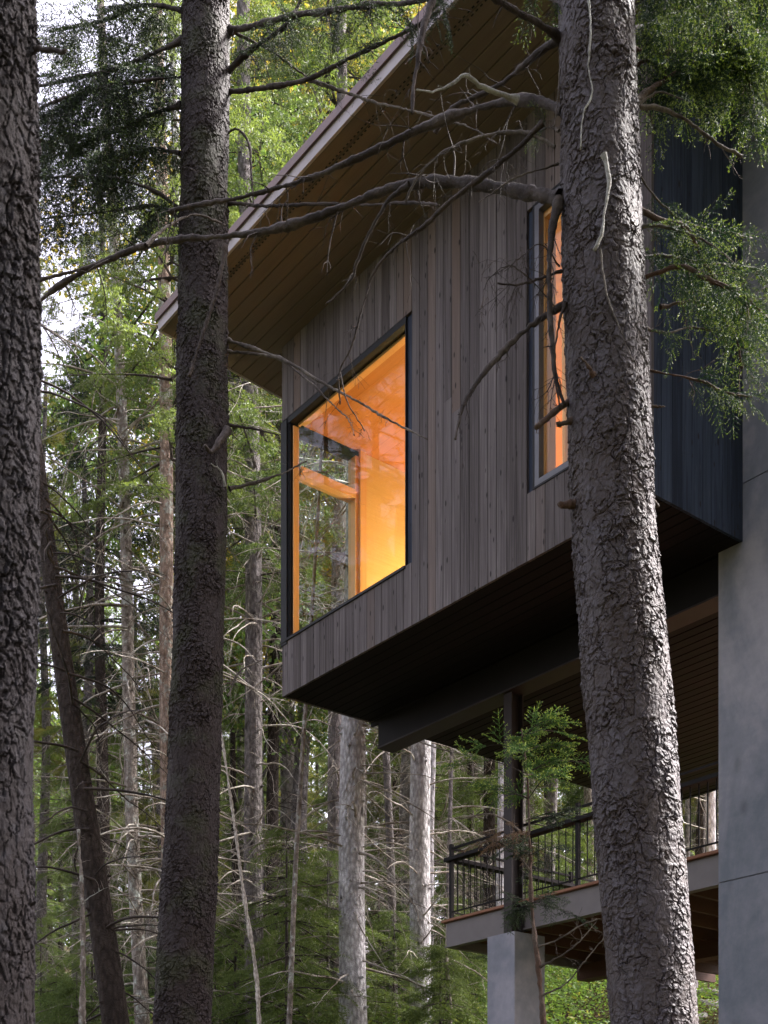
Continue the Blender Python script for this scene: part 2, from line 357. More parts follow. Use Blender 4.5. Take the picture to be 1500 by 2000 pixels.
# inner linings
CEIL = 3.075; FLO = .32
mb = MB(); 
for k in range(40):
    v0 = .2+k*.15
    mb.box((.145, v0+.001, CEIL), (5.16, v0+.149, CEIL+.02), k*.137 % 1)
HP('room_ceiling', mb, M['ceiling_wood'])
mb = MB()
mb.box((.1401, 1.04, FLO), (.16, 6, CEIL-.001), .3); mb.box((.1401, .2, FLO), (.16, 1.0399, .60), .5)
mb.box((W1[1]+.02, .2001, FLO), (W2[0]-.02, .215, CEIL-.001), .7); mb.box((.16, .2001, FLO), (W1[1]+.0199, .215, .60), .1)
mb.box((.16, 5.98, FLO), (5.16, 6.0, CEIL-.001), .2); mb.box((5.14, .2, FLO), (5.16, 5.9799, CEIL-.001), .4)
HP('room_panelling', mb, M['plywood'])
mb = MB(); mb.box((.16, .215, FLO-.03), (5.16, 5.98, FLO-.001), .2); HP('room_floor', mb, M['plywood'])
# big corner window
win = link('corner_window', None, hroot)
mb = MB(); 
mb.box((-.008, -.008, .57), (.105, .07, 3.10)); mb.box((-.008, .0701, .57), (.06, .13, 3.10)); HP('corner_post', mb, M['black_metal'], win)
mb = MB()
mb.box((.1051, .012, .628), (.122, .10, 3.05)); mb.box((.128, .02, .628), (.140, .10, 3.05))
mb.box((.1051, .006, 3.05), (W1[1], .10, 3.117)); mb.box((W1[1]-.012, .0061, .628), (W1[1]-.0005, .10, 3.0499))
mb.box((-.012, -.014, .600), (W1[1], .10, .627)); mb.box((-.012, .1001, .600), (.10, 1.03, .627))
mb.box((.02, .13, 3.0), (.10, 1.03, 3.118)); mb.box((.02, .98, .6271), (.10, 1.03, 2.9999))
HP('outer_frame', mb, M['black_metal'], win)
mb = MB()
mb.box((.150, .05, .628), (.166, .12, 3.02), .1); mb.box((.1821, .101, 3.02), (W1[1], .125, 3.0499), .7); mb.box((.1821, .1251, 3.0499), (W1[1], .2, 3.072), .4)
mb.box((.03, .131, .6271), (.12, .155, 2.999), .3)
mb.box((.03, .92, .6271), (.17, .979, 2.999), .5); mb.box((.17, .97, .6271), (.20, 1.06, 3.07), .2)
mb.box((.03, .1551, 2.50), (.17, .9199, 2.60), .8); mb.box((.03, .1551, .6271), (.16, .9199, .67), .6)
HP('wood_frame', mb, M['pine'], win)
mb = MB(); mb.box((.1661, .070, .628), (W1[1]-.0121, .074, 3.0499)); HP('pane', mb, M['glass'], win)
mb = MB(); mb.box((.075, .1551, .6701), (.079, .9199, 2.4999)); HP('pane', mb, M['glass'], win)
mb = MB(); mb.box((.075, .1551, 2.6001), (.079, .9199, 2.9989)); HP('pane', mb, M['glass'], win)
win2 = link('side_window', None, hroot)
u0, u1, z0, z1 = W2
mb = MB(); e = .018
mb.box((u0, -.006, z0), (u0+e, .09, z1)); mb.box((u1-e, -.006, z0), (u1, .09, z1)); mb.box((u0+e, -.006, z0), (u1-e, .09, z0+e)); mb.box((u0+e, -.006, z1-e), (u1-e, .09, z1))
HP('outer_frame', mb, M['black_metal'], win2)
mb = MB(); a, b, c, d = u0+e, u1-e, z0+e, z1-e; w = .055
mb.box((a, -.002, c), (a+w, .1, d)); mb.box((b-w, -.002, c), (b, .1, d)); mb.box((a+w, -.002, c), (b-w, .1, c+w)); mb.box((a+w, -.002, d-w), (b-w, .1, d))
HP('metal_frame', mb, M['grey_metal'], win2)
mb = MB(); a += w; b -= w; c += w; d -= w; w = .05
mb.box((a, .06, c), (a+.012, .2, d)); mb.box((b-w, .06, c), (b, .2, d)); mb.box((a+.012, .06, c), (b-w, .2, c+.012)); mb.box((a+.012, .06, d-w), (b-w, .2, d))
HP('wood_frame', mb, M['pine'], win2)
mb = MB(); mb.box((a+.0121, .05, c+.0121), (b-w-.0001, .054, d-w-.0001)); HP('pane', mb, M['glass'], win2)
# floor box underside, boards along u
def strips(name, u0, u1, v0, v1, zf, th, mat, bw, parent=None, seed=1):
    r = np.random.RandomState(seed); m_ = MB(); v = v0
    while v < v1-1e-4:
        w = min(bw, v1-v); joints = [u0]
        while joints[-1] < u1: joints.append(min(u1, joints[-1]+r.uniform(2, 4.5)))
        for a_, b_ in zip(joints[:-1], joints[1:]):
            if b_-a_ < .01: continue
            za = zf(v+.002); zb = zf(v+w-.002); c = .006
            g_ = .0032; q = [(v+g_, za+c), (v+g_+c, za), (v+w-g_-c, zb), (v+w-g_, zb+c), (v+w-g_, zb+th), (v+g_, za+th)]
            vs = [(u_, p, z) for u_ in (a_+.001, b_-.001) for p, z in q]
            fs = [(i, (i+1) % 6, 6+(i+1) % 6, 6+i) for i in range(6)]+[(0, 1, 2, 3), (0, 3, 4, 5), (6, 7, 8, 9), (6, 9, 10, 11)]
            m_.add(vs, fs, r.uniform(0, .999))
        v += w
    return HP(name, m_, mat, parent)
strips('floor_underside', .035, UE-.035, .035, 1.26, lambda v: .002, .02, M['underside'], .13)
mb = MB(); mb.box((.14, .2001, .03), (5.16, 5.9, FLO-.031)); HP('floor_slab', mb, M['steel_dark'])
# lower soffit over the deck
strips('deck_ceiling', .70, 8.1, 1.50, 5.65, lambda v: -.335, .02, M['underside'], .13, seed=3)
mb = MB(); mb.box((.69, 1.501, -.314), (8.1, 5.66, -.002)); mb.box((.70, 5.651, -.345), (8.1, 5.70, -.3141)); HP('deck_ceiling_frame', mb, M['steel_dark'])
mb = MB(); mb.box((.165, 1.262, -.335), (8.1, 1.30, -.001)); mb.box((0.02, 1.262, -.05), (.1649, 1.30, -.001)); HP('beam_web', mb, M['steel_dark'])
mb = MB(); mb.box((.155, 1.255, -.352), (8.1, 1.50, -.3351)); HP('beam_flange', mb, M['steel'])
# roof
roof = link('roof', None, hroot)
strips('soffit', -.70, 8.3, -1.15, 6.3, lambda v: roofz(v), .02, M['soffit'], .15, roof, 7)
mb = MB()
def slab(m_, u0, u1, v0, v1, d0, d1, a=0.):
    m_.prism([(u0, v0, roofz(v0)+d0), (u1, v0, roofz(v0)+d0), (u1, v1, roofz(v1)+d0), (u0, v1, roofz(v1)+d0), (u0, v0, roofz(v0)+d1), (u1, v0, roofz(v0)+d1), (u1, v1, roofz(v1)+d1), (u0, v1, roofz(v1)+d1)], a)
slab(mb, -.70, 8.3, -1.15, 6.3, .0205, .15); HP('roof_deck', mb, M['roofing'], roof)
mb = MB(); slab(mb, -.725, 8.32, -1.178, -1.151, -.005, .135); slab(mb, -.725, -.701, -1.1509, 6.3, -.005, .10); HP('fascia', mb, M['fascia'], roof)
mb = MB(); slab(mb, -.75, 8.35, -1.205, -1.12, .152, .185); slab(mb, -.75, -.68, -1.1199, 6.3, .152, .18); slab(mb, -.75, 8.35, -1.205, -1.19, .1, .1519); HP('drip_edge', mb, M['drip'], roof)
mb = MB()
for v_ in (-1.03, -.99):
    for k in range(150):
        uu = -.6+k*.055
        mb.prism([(uu+p, v_+q, roofz(v_+q)-d) for d in (.003, -.001) for p, q in ((0, 0), (.025, 0), (.025, .012), (0, .012))])
HP('vent_slots', mb, M['black_metal'], roof)
# concrete wall, pier, post
mb = MB()
zs = [-8.2, -2.916, -2.902, .449+.048, .513, 4.0]
for z0_, z1_ in ((-8.2, -2.906), (-2.894, .495), (.505, 3.86)): mb.box((5.05, VC, z0_), (8.0, VC+.45, z1_))
mb.box((5.062, VC+.012, -8), (7.98, VC+.44, 3.8))
HP('concrete_wall', mb, M['concrete'])
mb = MB(); mb.box((2.008, 1.30, -6.0), (2.42, 1.75, -2.878)); HP('pier', mb, M['concrete'])
mb = MB(); mb.box((2.256, 1.302, -2.8779), (2.375, 1.318, -.3521)); mb.box((2.256, 1.46, -2.8779), (2.375, 1.476, -.3521)); mb.box((2.306, 1.318, -2.8779), (2.322, 1.46, -.3521)); HP('steel_column', mb, M['steel'])
# rear house mass to carry the deck in the back (foundation in the hillside)
# deck
DV0, DV1, DU0, DU1 = 1.50, 6.0, 1.117, 8.1
deck = link('deck', None, hroot)
mb = MB(); mb.box((DU0, DV0, -2.835), (DU1, DV0+.06, -2.552)); mb.box((DU0, DV0+.0601, -2.835), (DU0+.06, DV1, -2.552)); mb.box((DU0, DV0-.03, -2.835), (DU1, DV0-.0001, -2.82)); HP('rim_channel', mb, M['deck_fascia'], deck)
strips('deck_boards', DU0-.04, DU1, DV0-.05, DV1, lambda v: -2.551, .03, M['deck_board'], .14, deck, 9)
mb = MB()
for k in range(16):
    uu = DU0+.3+k*.42; mb.box((uu, DV0+.061, -2.80), (uu+.045, DV1, -2.553), k*.31 % 1)
mb.box((DU0+.0601, 3.6, -2.99), (DU1, 3.8, -2.801), .5)
HP('joists', mb, M['joist'], deck)
rail = link('railing', None, hroot)
mb = MB(); mb.box((1.16, 1.515, -1.722), (5.0, 1.54, -1.70)); mb.box((1.16, 1.5401, -1.722), (1.185, 5.9, -1.70)); HP('top_rail', mb, M['steel_dark'], rail)
mb = MB(); mb.box((1.10, 1.47, -1.855), (5.0, 1.575, -1.815)); mb.box((1.12, 1.5751, -1.855), (1.225, 5.95, -1.815)); HP('hand_rail', mb, M['steel_dark'], rail)
mb = MB(); mb.box((1.16, 1.52, -2.44), (5.0, 1.535, -2.425)); mb.box((1.16, 1.5351, -2.44), (1.175, 5.9, -2.425)); HP('bottom_rail', mb, M['steel_dark'], rail)
mpost = MB().box((-.02, -.02, 0), (.02, .02, .86)).mesh('rail_post', M['steel_dark'])
for (a_, b_) in ((1.17, 1.53), (3.1, 1.53), (4.95, 1.53), (1.17, 3.5), (1.17, 5.85)):
    link('rail_post', mpost, rail, (a_, b_, -2.52))
mbal = MB().tube([(0, 0, 0), (0, 0, .3), (0, 0, .6)], .0065, 6).mesh('baluster', M['steel_dark'], True)
for k in range(38): link('baluster', mbal, rail, (1.27+k*.098, 1.5275, -2.425))
for k in range(43): link('baluster', mbal, rail, (1.1675, 1.63+k*.098, -2.425))
# lamp in the room
lamp = empty('floor_lamp', 'warm glowing lamp standing inside behind the corner window', 'lamp', tuple(OO+UU*1.15+VV*2.35+np.array([0, 0, FLO])))
t = NT('lamp_shade_glow'); t.fin((.9, .8, .6), .6); t.b.inputs['Emission Color'].default_value = (1, .62, .25, 1); t.b.inputs['Emission Strength'].default_value = 2.0; M['shade'] = t.m
mb = MB().tube([(0, 0, 0), (0, 0, .02), (0, 0, .025), (0, 0, .5)], [.13, .13, .012, .012], 20); link('lamp_stand', mb.mesh('lamp_stand', M['black_metal'], True), lamp)
mb = MB().tube([(0, 0, .45), (0, 0, .72)], [.19, .13], 24, cap=False); link('lamp_shade', mb.mesh('lamp_shade', M['shade'], True), lamp)
ld = bpy.data.lights.new('room_light', 'POINT'); ld.energy = 36; ld.color = (1, .80, .44); ld.shadow_soft_size = .1
lo = link('bulb', ld, lamp, (0, 0, .82))

t = NT('cream_linen'); n = t.noise(t.coord((30, 30, 4)), 1, 4); cc_ = t.ramp(n, [(.3, (.72, .66, .50)), (.7, (.85, .80, .66))]); t.fin(cc_, .9)
tr = t.n('BsdfTranslucent'); t.set(tr.inputs[0], cc_); mx = t.n('MixShader'); mx.inputs[0].default_value = .65
t.t.links.new(t.b.outputs[0], mx.inputs[1]); t.t.links.new(tr.outputs[0], mx.inputs[2]); t.t.links.new(mx.outputs[0], t.out.inputs[0])
a_ = np.linspace(0, 1.12, 160); zz_ = np.array([FLO+.03, 1.4, 2.3, CEIL-.02]); pts = np.array([(p, .018*np.sin(p*55+.25*np.sin(q*2))+.008*np.sin(p*131), q) for q in zz_ for p in a_])
i_, j_ = np.meshgrid(np.arange(159), np.arange(3)); b_ = (j_*160+i_).ravel(); fr_ = np.stack([b_, b_+1, b_+161, b_+160], -1)
cur = link('added_curtain', MB().add(pts, fr_).add(pts+[0, .002, 0], fr_[:, ::-1]).mesh('added_curtain', t.m, True), None, tuple(OO+UU*3.93+VV*.42)); cur.rotation_euler = hroot.rotation_euler  # translucent sheet put in to imitate the pane's pale sky reflection
tag(cur, 'cream linen curtain put in for a pale glow behind the window beside the big flaky trunk', 'added_curtain')

# ------------------------------------------------------------------ bark relief trunks
def hash2(i, j, s):
    h = np.sin(i*127.1+j*311.7+s*74.7)*43758.5453; return h-np.floor(h)
def worley(a, b, ncol, seed):
    ia = np.floor(a).astype(int); ib = np.floor(b).astype(int)
    F1 = np.full(a.shape, 9.); F2 = np.full(a.shape, 9.); cid = np.zeros(a.shape); dy = np.zeros(a.shape); dx = np.zeros(a.shape)
    for di in (-1, 0, 1):
        for dj in (-1, 0, 1):
            ci = ia+di; cj = ib+dj; w = np.mod(ci, ncol)
            px = ci+hash2(w, cj, seed); py = cj+hash2(w, cj, seed+3.3)
            ex = a-px; ey = b-py; d = np.sqrt(ex**2+ey**2)
            near = d < F1
            F2 = np.where(near, F1, np.minimum(F2, d)); cid = np.where(near, hash2(w, cj, seed+7.7), cid)
            dy = np.where(near, ey, dy); dx = np.where(near, ex, dx); F1 = np.minimum(F1, d)
    return F1, F2, cid, dx, dy
def sstep(x, a, b): t_ = np.clip((x-a)/(b-a), 0, 1); return t_*t_*(3-2*t_)
def vnoise(a, b, ncol, seed):
    ia = np.floor(a).astype(int); ib = np.floor(b).astype(int); fa = a-ia; fb = b-ib; fa = fa*fa*(3-2*fa); fb = fb*fb*(3-2*fb)
    h = lambda i, j: hash2(np.mod(i, ncol), j, seed)
    return (h(ia, ib)*(1-fa)+h(ia+1, ib)*fa)*(1-fb)+(h(ia, ib+1)*(1-fa)+h(ia+1, ib+1)*fa)*fb
def relief_trunk(name, zpts, xpts, ypts, rpts, nth, dz, cw, ch, amp, mat, parent, seed=1, furrow=0.0):
    z = np.arange(zpts[0], zpts[-1], dz)
    cx = np.interp(z, zpts, xpts); cy = np.interp(z, zpts, ypts); rr = np.interp(z, zpts, rpts); nz = len(z)
    th = np.linspace(0, 2*np.pi, nth, endpoint=False); TH, ZZ = np.meshgrid(th, z)
    Rm = float(np.mean(rpts))
    def nz_(cw_, ch_, sd_):
        nc = max(4, int(round(2*np.pi*Rm/cw_))); return vnoise(TH/(2*np.pi)*nc, ZZ/ch_, nc, sd_)-.5
    wx = nz_(.05, .06, 1+seed)*1.5+nz_(.018, .024, 2+seed)*.8; wy = nz_(.05, .06, 3+seed)*1.2+nz_(.018, .024, 4+seed)*.9
    def lay(cw_, ch_, sd_, wig, sh=0.0):
        nc = max(6, int(round(2*np.pi*Rm/cw_)))
        return worley(TH/(2*np.pi)*nc+wx*wig, ZZ/ch_+wy*wig+sh*wx, nc, sd_)
    F1, F2, c1, dx, dy = lay(cw, ch, seed, .75)
    edge = sstep(F2-F1, .0, .13)
    flake = np.clip(.5-dy*.9+dx*(c1-.5)*.9, 0, 1)*edge                  # scales lift at their lower rim
    G1, G2, c2, ex, ey = lay(cw*.5, ch*.45, seed+20, .9)
    fl2 = np.clip(.5-ey*.9+ex*(c2-.5), 0, 1)*sstep(G2-G1, 0, .2)
    K1, K2, c3, _, _ = lay(cw*2.3, ch*3.6, seed+40, .55)
    crack = 1-sstep(K2-K1, .0, .12)
    mod = np.clip(.55+nz_(.10, .16, 9+seed)*1.3, .12, 1.1)              # patches where the scales lie flat
    hh = mod*(flake*(.25+.75*c1)*.75+fl2*(.3+.7*c2)*.28) + .22*c3 - furrow*.5*crack*(.4+mod) + .55*nz_(.14, .35, 6+seed) + .16*nz_(.012, .014, 7+seed)
    rad = rr[:, None] + amp*(hh-.35)
    V = np.stack([cx[:, None]+rad*np.cos(TH), cy[:, None]+rad*np.sin(TH), ZZ], -1).reshape(-1, 3)
    i_, j_ = np.meshgrid(np.arange(nth), np.arange(nz-1)); i2 = (i_+1) % nth
    f = np.stack([j_*nth+i_, j_*nth+i2, (j_+1)*nth+i2, (j_+1)*nth+i_], -1).reshape(-1, 4)
    m_ = MB().add(V, f); me = m_.mesh(name, mat, False)
    at = me.attributes.new('plate', 'FLOAT', 'POINT')
    at.data.foreach_set('value', np.clip(flake*c1+.4*c3+.3*mod, 0, 1).astype(np.float32).ravel())
    return link(name, me, parent)
rng = np.random.RandomState(21)
def smooth_path(P, n=None):
    P = np.asarray(P, float); 
    if len(P) < 3: 
        t_ = np.linspace(0, 1, n or 6)[:, None]; return P[0]*(1-t_)+P[-1]*t_
    d = np.r_[0, np.cumsum(np.linalg.norm(np.diff(P, axis=0), axis=1))]
    k = n or max(8, int(d[-1]/.05)); q = np.linspace(0, d[-1], k)
    tang = np.gradient(P, d, axis=0); out = []
    idx = np.clip(np.searchsorted(d, q, side='right')-1, 0, len(d)-2); h = (d[idx+1]-d[idx]); s_ = ((q-d[idx])/h)[:, None]; h = h[:, None]
    return (2*s_**3-3*s_**2+1)*P[idx]+(s_**3-2*s_**2+s_)*h*tang[idx]+(-2*s_**3+3*s_**2)*P[idx+1]+(s_**3-s_**2)*h*tang[idx+1]
def twigs(mb, P, r0, n, L, rnd, sub=1, down=.5, rr=.25):
    """side twigs with their own side twigs along a path"""
    k = len(P)
    for _ in range(n):
        i = rnd.randint(int(k*.12), k-1); T = nrm(P[min(i+1, k-1)]-P[i-1]); sd_ = nrm(rnd.normal(size=3)); sd_ -= T*(sd_@T)
        d = nrm(T*rnd.uniform(.3, 1.1)+nrm(sd_)*1.0+np.array([0, 0, -down*rnd.uniform(0, 1.2)]))
        l = L*rnd.uniform(.35, 1.0); m = 7; pts = [P[i]]; dd = d
        for q in range(m): dd = nrm(dd+rnd.normal(size=3)*.16+np.array([0, 0, -.10*down])); pts.append(pts[-1]+dd*l/m)
        pts = np.array(pts); rad = np.linspace(max(.0011, r0*rr), .0008, len(pts)); mb.tube(pts, rad, 4)
        if sub: twigs(mb, pts, rad[0]*1.6, rnd.randint(2, 6), l*.45, rnd, sub-1, down)
def branch(parent, pts, D0, D1, w0, w1, mat='limb', ntw=6, L=.35, down=.4, seed=None, name='branch', sub=1, bumpy=.34):
    """a limb traced through (x, y) sightings; its depth runs from D0 to D1, w0 and w1 are its widths in photo pixels"""
    rnd = np.random.RandomState(seed if seed is not None else rng.randint(1e6)); k = len(pts)
    q = np.array([P3(x, y, D0+(D1-D0)*i/(k-1)) for i, (x, y) in enumerate(pts)])
    P = smooth_path(q, max(12, int(np.linalg.norm(np.diff(q, axis=0), axis=1).sum()/.022)))
    m = len(P); P[1:-1] += rnd.normal(size=(m-2, 3))*.0018
    Dm = np.linspace(D0, D1, m); rad = np.linspace(w0, w1, m)/2/F*Dm
    w = np.convolve(rnd.normal(size=m+6), np.ones(7)/7, 'valid'); rad = rad*(1+bumpy*1.6*w)
    rad[:3] *= np.array([1.5, 1.28, 1.1]); mb = MB().tube(P, np.maximum(rad, .0008), 8)
    if ntw: twigs(mb, P, rad.mean(), ntw, L, rnd, sub, down)
    return link(name, mb.mesh(name, M[mat], True), parent), P

# ------------------------------------------------------------------ needle sprays
def spray_tpl(L=.42, nt=11, tw=.17, step=.0065, nl=.016, nw=.0022, seed=0, tips=True, droop=.15, flat=.35):
    """spray along +X: stem, side twigs and needles; returns verts, tris, attribute (>=1: pale new growth)"""
    r = np.random.RandomState(seed); V = []; Fc = []; A = []; n = 0
    def needles(p0, d, l, isTip):
        nonlocal n
        m = max(3, int(l/step)); d = nrm(d)
        for q in range(m):
            t_ = (q+r.rand())/m; c = p0+d*l*t_; c[2] -= droop*l*t_*t_*.5
            s_ = nrm(np.cross(d, nrm(r.normal(size=3)*np.array([1, 1, flat+.3])))); dr = nrm(d*.75+s_*1.0); w = nrm(np.cross(dr, r.normal(size=3)))*nw
            ll = nl*r.uniform(.7, 1.15)*(1-.3*t_)
            V.extend([c-w, c+w, c+dr*ll]); Fc.append((n, n+1, n+2)); n += 3
            A.append((1.2 if (isTip and t_ > .72) else r.rand()*.9))
        # twig wood: a thin triangle pair
        w = nrm(np.cross(d, [0, 0, 1.]))*.0012; V.extend([p0-w, p0+w, p0+d*l]); Fc.append((n, n+1, n+2)); n += 3; A.append(.0)
    pts = np.linspace(0, L, nt+2)
    needles(np.zeros(3), np.array([1, 0, 0.]), L, tips)
    for k in range(1, nt+1):
        for sgn in (-1, 1):
            l = tw*(1-.75*(k/(nt+1)))*r.uniform(.75, 1.15); ang = sgn*R(r.uniform(38, 58))
            d = np.array([math.cos(ang), math.sin(ang), r.uniform(-.3, .12)]); p = np.array([pts[k]+r.uniform(-.01, .01), 0, -droop*L*(pts[k]/L)**2*.5])
            needles(p, d, l, tips)
            if l > .09:
                for s2 in (-1, 1):
                    a2 = ang+s2*R(42); needles(p+nrm(d)*l*r.uniform(.35, .5), np.array([math.cos(a2), math.sin(a2), -.1]), l*.45, tips)
    return np.array(V), np.array(Fc), np.array(A)
FINE = [spray_tpl(.30, 8, .12, .0045, .013, .0021, seed=s, droop=.25) for s in (1, 2, 3)]
SAP = [spray_tpl(.24, 5, .12, .004, .015, .0030, seed=s, droop=.1) for s in (11, 12, 13)]
MIDS = [spray_tpl(.5, 10, .2, .0075, .019, .0030, seed=s, droop=.35) for s in (4, 5, 6)]
COARSE = [spray_tpl(.62, 6, .26, .034, .058, .0095, seed=s, tips=False, droop=.3) for s in (7, 8, 9)]
def frames(d, roll, rnd, scale):
    """3x3 matrices whose X column is d, Z roughly up"""
    d = nrm(d); up = np.array([0, 0, 1.])+rnd.normal(size=d.shape)*roll
    y = nrm(np.cross(up, d)); z = np.cross(d, y); return np.stack([d, y, z], -1)*scale[:, None, None]
def put_sprays(mb, tpls, pos, dirs, rnd, smin=.7, smax=1.2, roll=.35):
    k = len(pos); which = rnd.randint(0, len(tpls), k); sc = rnd.uniform(smin, smax, k); Mx = frames(dirs, roll, rnd, sc)
    for w, (tv, tf, ta) in enumerate(tpls):
        s_ = which == w
        if s_.any(): mb.inst(tv, tf, ta, Mx[s_], pos[s_], 0.0)
def foliage_on(parent, P, n, tpls, mat, t0=.25, seed=0, droop=.5, name='foliage', smin=.7, smax=1.2, spread=.8):
    rnd = np.random.RandomState(seed); k = len(P); i = rnd.randint(int(k*t0), k-1, n); T = nrm(P[np.minimum(i+1, k-1)]-P[i-1])
    s_ = rnd.normal(size=(n, 3)); s_[:, 2] *= .5; s_ = nrm(s_); d = nrm(T*rnd.uniform(.3, 1.2, (n, 1))+s_*spread+np.array([0, 0, -droop])*rnd.uniform(.3, 1.3, (n, 1)))
    mb = MB(); put_sprays(mb, tpls, P[i], d, rnd, smin, smax); return link(name, mb.mesh(name, M[mat]), parent)

# ------------------------------------------------------------------ the three near trunks
def z_at(y, D): return (HY-y)/F*D
def near_trunk(name, root, D, ys, xs, ws, nth, dz, cw, ch, amp, mat, seed, furrow=.5, part='trunk'):
    zp = [z_at(y, D) for y in ys][::-1]; xp = [(x-CX)/F*D for x in xs][::-1]; rp = [w/2/F*D for w in ws][::-1]
    # continue down to the soil and a little above the frame
    sl = (xp[1]-xp[0])/(zp[1]-zp[0]); zb = float(gz(xp[0], D))-.3
    zp = [zb, zp[0]-.4]+zp+[zp[-1]+2.5]; xp = [xp[0]-sl*(zp[2]-zb)*.6, xp[0]-sl*.4]+xp+[xp[-1]]; rp = [rp[0]*1.35, rp[0]*1.04]+rp+[rp[-1]*.9]
    return relief_trunk(part, zp, xp, [D]*len(zp), rp, nth, dz, cw, ch, amp, M[mat], root, seed, furrow)
DA, DB, DC = 3.3, 9.0, 6.0
tA = empty('spruce_tree', 'rough bark trunk cropped by the left edge, nearest of all the trees', 'tree', (0, 0, 0))
near_trunk('A', tA, DA, [-20, 500, 900, 1500, 2020], [-55, -50, -48, -55, -60], [246, 246, 244, 242, 246], 300, .0042, .016, .030, .017, 'barkA', 3, .9)
branch(tA, [(60, 98), (90, 96), (128, 99)], DA, DA-.1, 12, 7, 'limb', 0)
tB = empty('spruce_tree', 'tall dark brown trunk crossing the eave tip, left of the house', 'tree', (0, 0, 0))
near_trunk('B', tB, DB, [-20, 500, 1000, 1500, 2020], [403, 397, 394, 380, 355], [92, 96, 100, 104, 114], 240, .0062, .026, .032, .021, 'barkB', 8, .7)
tC = empty('spruce_tree', 'thick flaky grey trunk in front of the wall, leaning right at its foot', 'tree', (0, 0, 0))
near_trunk('C', tC, DC, [-20, 300, 500, 1000, 1500, 2020], [1164, 1171, 1178, 1197, 1238, 1280], [148, 152, 158, 163, 172, 170], 320, .0042, .029, .036, .0165, 'barkC', 5, .8)
# limbs of the right trunk, reaching left across the facade
B_ = lambda *a, **k: branch(tC, *a, **k)
B_([(1096, 76), (1050, 45), (1005, 20), (955, -12)], DC, DC-.3, 15, 11, 'limb', 4, .2)
_, p2 = B_([(1100, 215), (1060, 200), (1010, 196), (960, 205), (900, 222), (830, 248), (740, 290), (640, 335), (560, 362), (470, 385), (400, 398), (330, 412)], DC, DC+.9, 19, 7, 'limb', 13, .42, .9)
B_([(1012, 196), (970, 181), (937, 166), (915, 148), (880, 166), (840, 179), (814, 175)], DC, DC-.25, 9, 4, 'twig_pale', 2, .08)
_, p3 = B_([(1094, 388), (1040, 378), (990, 370), (930, 360), (870, 355), (800, 360), (740, 376), (680, 400), (600, 430), (520, 452), (430, 462), (350, 468), (280, 481), (187, 519), (112, 560), (70, 594)], DC, DC+1.5, 23, 10, 'limb', 15, .38, .8, sub=1)
B_([(187, 519), (150, 528), (110, 538), (66, 550)], DC+1.3, DC+1.3, 9, 6, 'limb', 3, .3)
B_([(285, 480), (330, 440), (390, 420), (440, 440)], DC+1.1, DC+1.4, 6, 3, 'twig', 3, .2)
B_([(1084, 287), (1040, 264), (1000, 258), (950, 265), (900, 282), (860, 302), (835, 325), (812, 352), (792, 395)], DC, DC+.3, 6, 5, 'twig', 7, .3)
B_([(1096, 74), (1060, 98), (1020, 130), (980, 163), (945, 182), (880, 215), (850, 260)], DC, DC+.5, 14, 7, 'limb', 7, .3)
B_([(800, 362), (765, 385), (735, 430), (715, 470), (700, 505), (688, 542), (660, 574), (638, 592)], DC+.4, DC+.7, 8, 3, 'twig_dark', 5, .2)
B_([(1060, 240), (1000, 300), (940, 347), (870, 402), (830, 440), (770, 485), (735, 525), (708, 600), (685, 680), (663, 726), (664, 790)], DC, DC+.9, 9, 3, 'twig_dark', 12, .3, .8)
B_([(664, 726), (680, 790), (700, 822), (712, 842)], DC+.8, DC+.8, 3, 2, 'twig_dark', 3, .1)
B_([(1100, 598), (1050, 627), (1010, 660), (970, 700), (935, 742), (910, 782), (896, 820), (889, 858)], DC, DC-.2, 14, 5, 'limb', 8, .1, 1)
B_([(1092, 390), (1080, 440), (1073, 520), (1074, 600), (1079, 680), (1086, 740), (1103, 792)], DC-.05, DC-.1, 17, 7, 'limb', 12, .3, .6)
B_([(1104, 592), (1090, 640), (1082, 720), (1094, 800)], DC-.05, DC-.12, 6, 3, 'twig_dark', 5, .2)
B_([(1115, 780), (1085, 803), (1047, 835)], DC, DC-.15, 11, 9, 'limb_red', 2, .08)
B_([(1096, 112), (1076, 250), (1060, 238)], DC, DC-.2, 2.5, 1, 'twig', 6, .12)
B_([(1096, 530), (1050, 545), (1010, 556), (972, 553)], DC, DC-.2, 5, 3, 'twig_dark', 14, .3, .9)
B_([(1093, 610), (1050, 560), (1000, 520), (955, 545), (940, 600)], DC, DC-.35, 3, 1.5, 'twig_dark', 14, .25, 1)
B_([(1093, 520), (1060, 480), (1020, 500), (985, 530)], DC, DC-.3, 3, 1.5, 'twig_dark', 12, .22, 1)
B_([(1090, 320), (1040, 335), (1000, 350), (960, 378), (935, 395)], DC, DC-.2, 3.5, 2, 'twig', 6, .12)
B_([(1118, 822), (1088, 830)], DC-.05, DC-.08, 13, 12, 'limb_red', 0, name='stub')
B_([(1122, 985), (1092, 987)], DC-.05, DC-.08, 13, 12, 'limb_red', 0, name='stub')
B_([(1160, 735), (1148, 715), (1135, 697)], DC-.18, DC-.24, 9, 4, 'limb_red', 0, name='stub')
B_([(1240, 97), (1252, 98)], DC, DC, 9, 7, 'limb_red', 0, name='stub')
B_([(1272, 975), (1284, 990)], DC, DC, 9, 8, 'limb_red', 0, name='stub')
B_([(1262, 793), (1298, 795)], DC, DC, 6, 5, 'limb_red', 0, name='stub')
B_([(1148, -10), (1153, 50), (1150, 130), (1155, 190), (1141, 220), (1134, 292)], DC-.215, DC-.21, 5, 3, 'twig_pale', 1, .05, name='dead_twig')
B_([(1179, 302), (1189, 345), (1181, 410), (1171, 468), (1161, 488)], DC-.22, DC-.225, 10, 7, 'twig_pale', 2, .04, name='dead_twig')
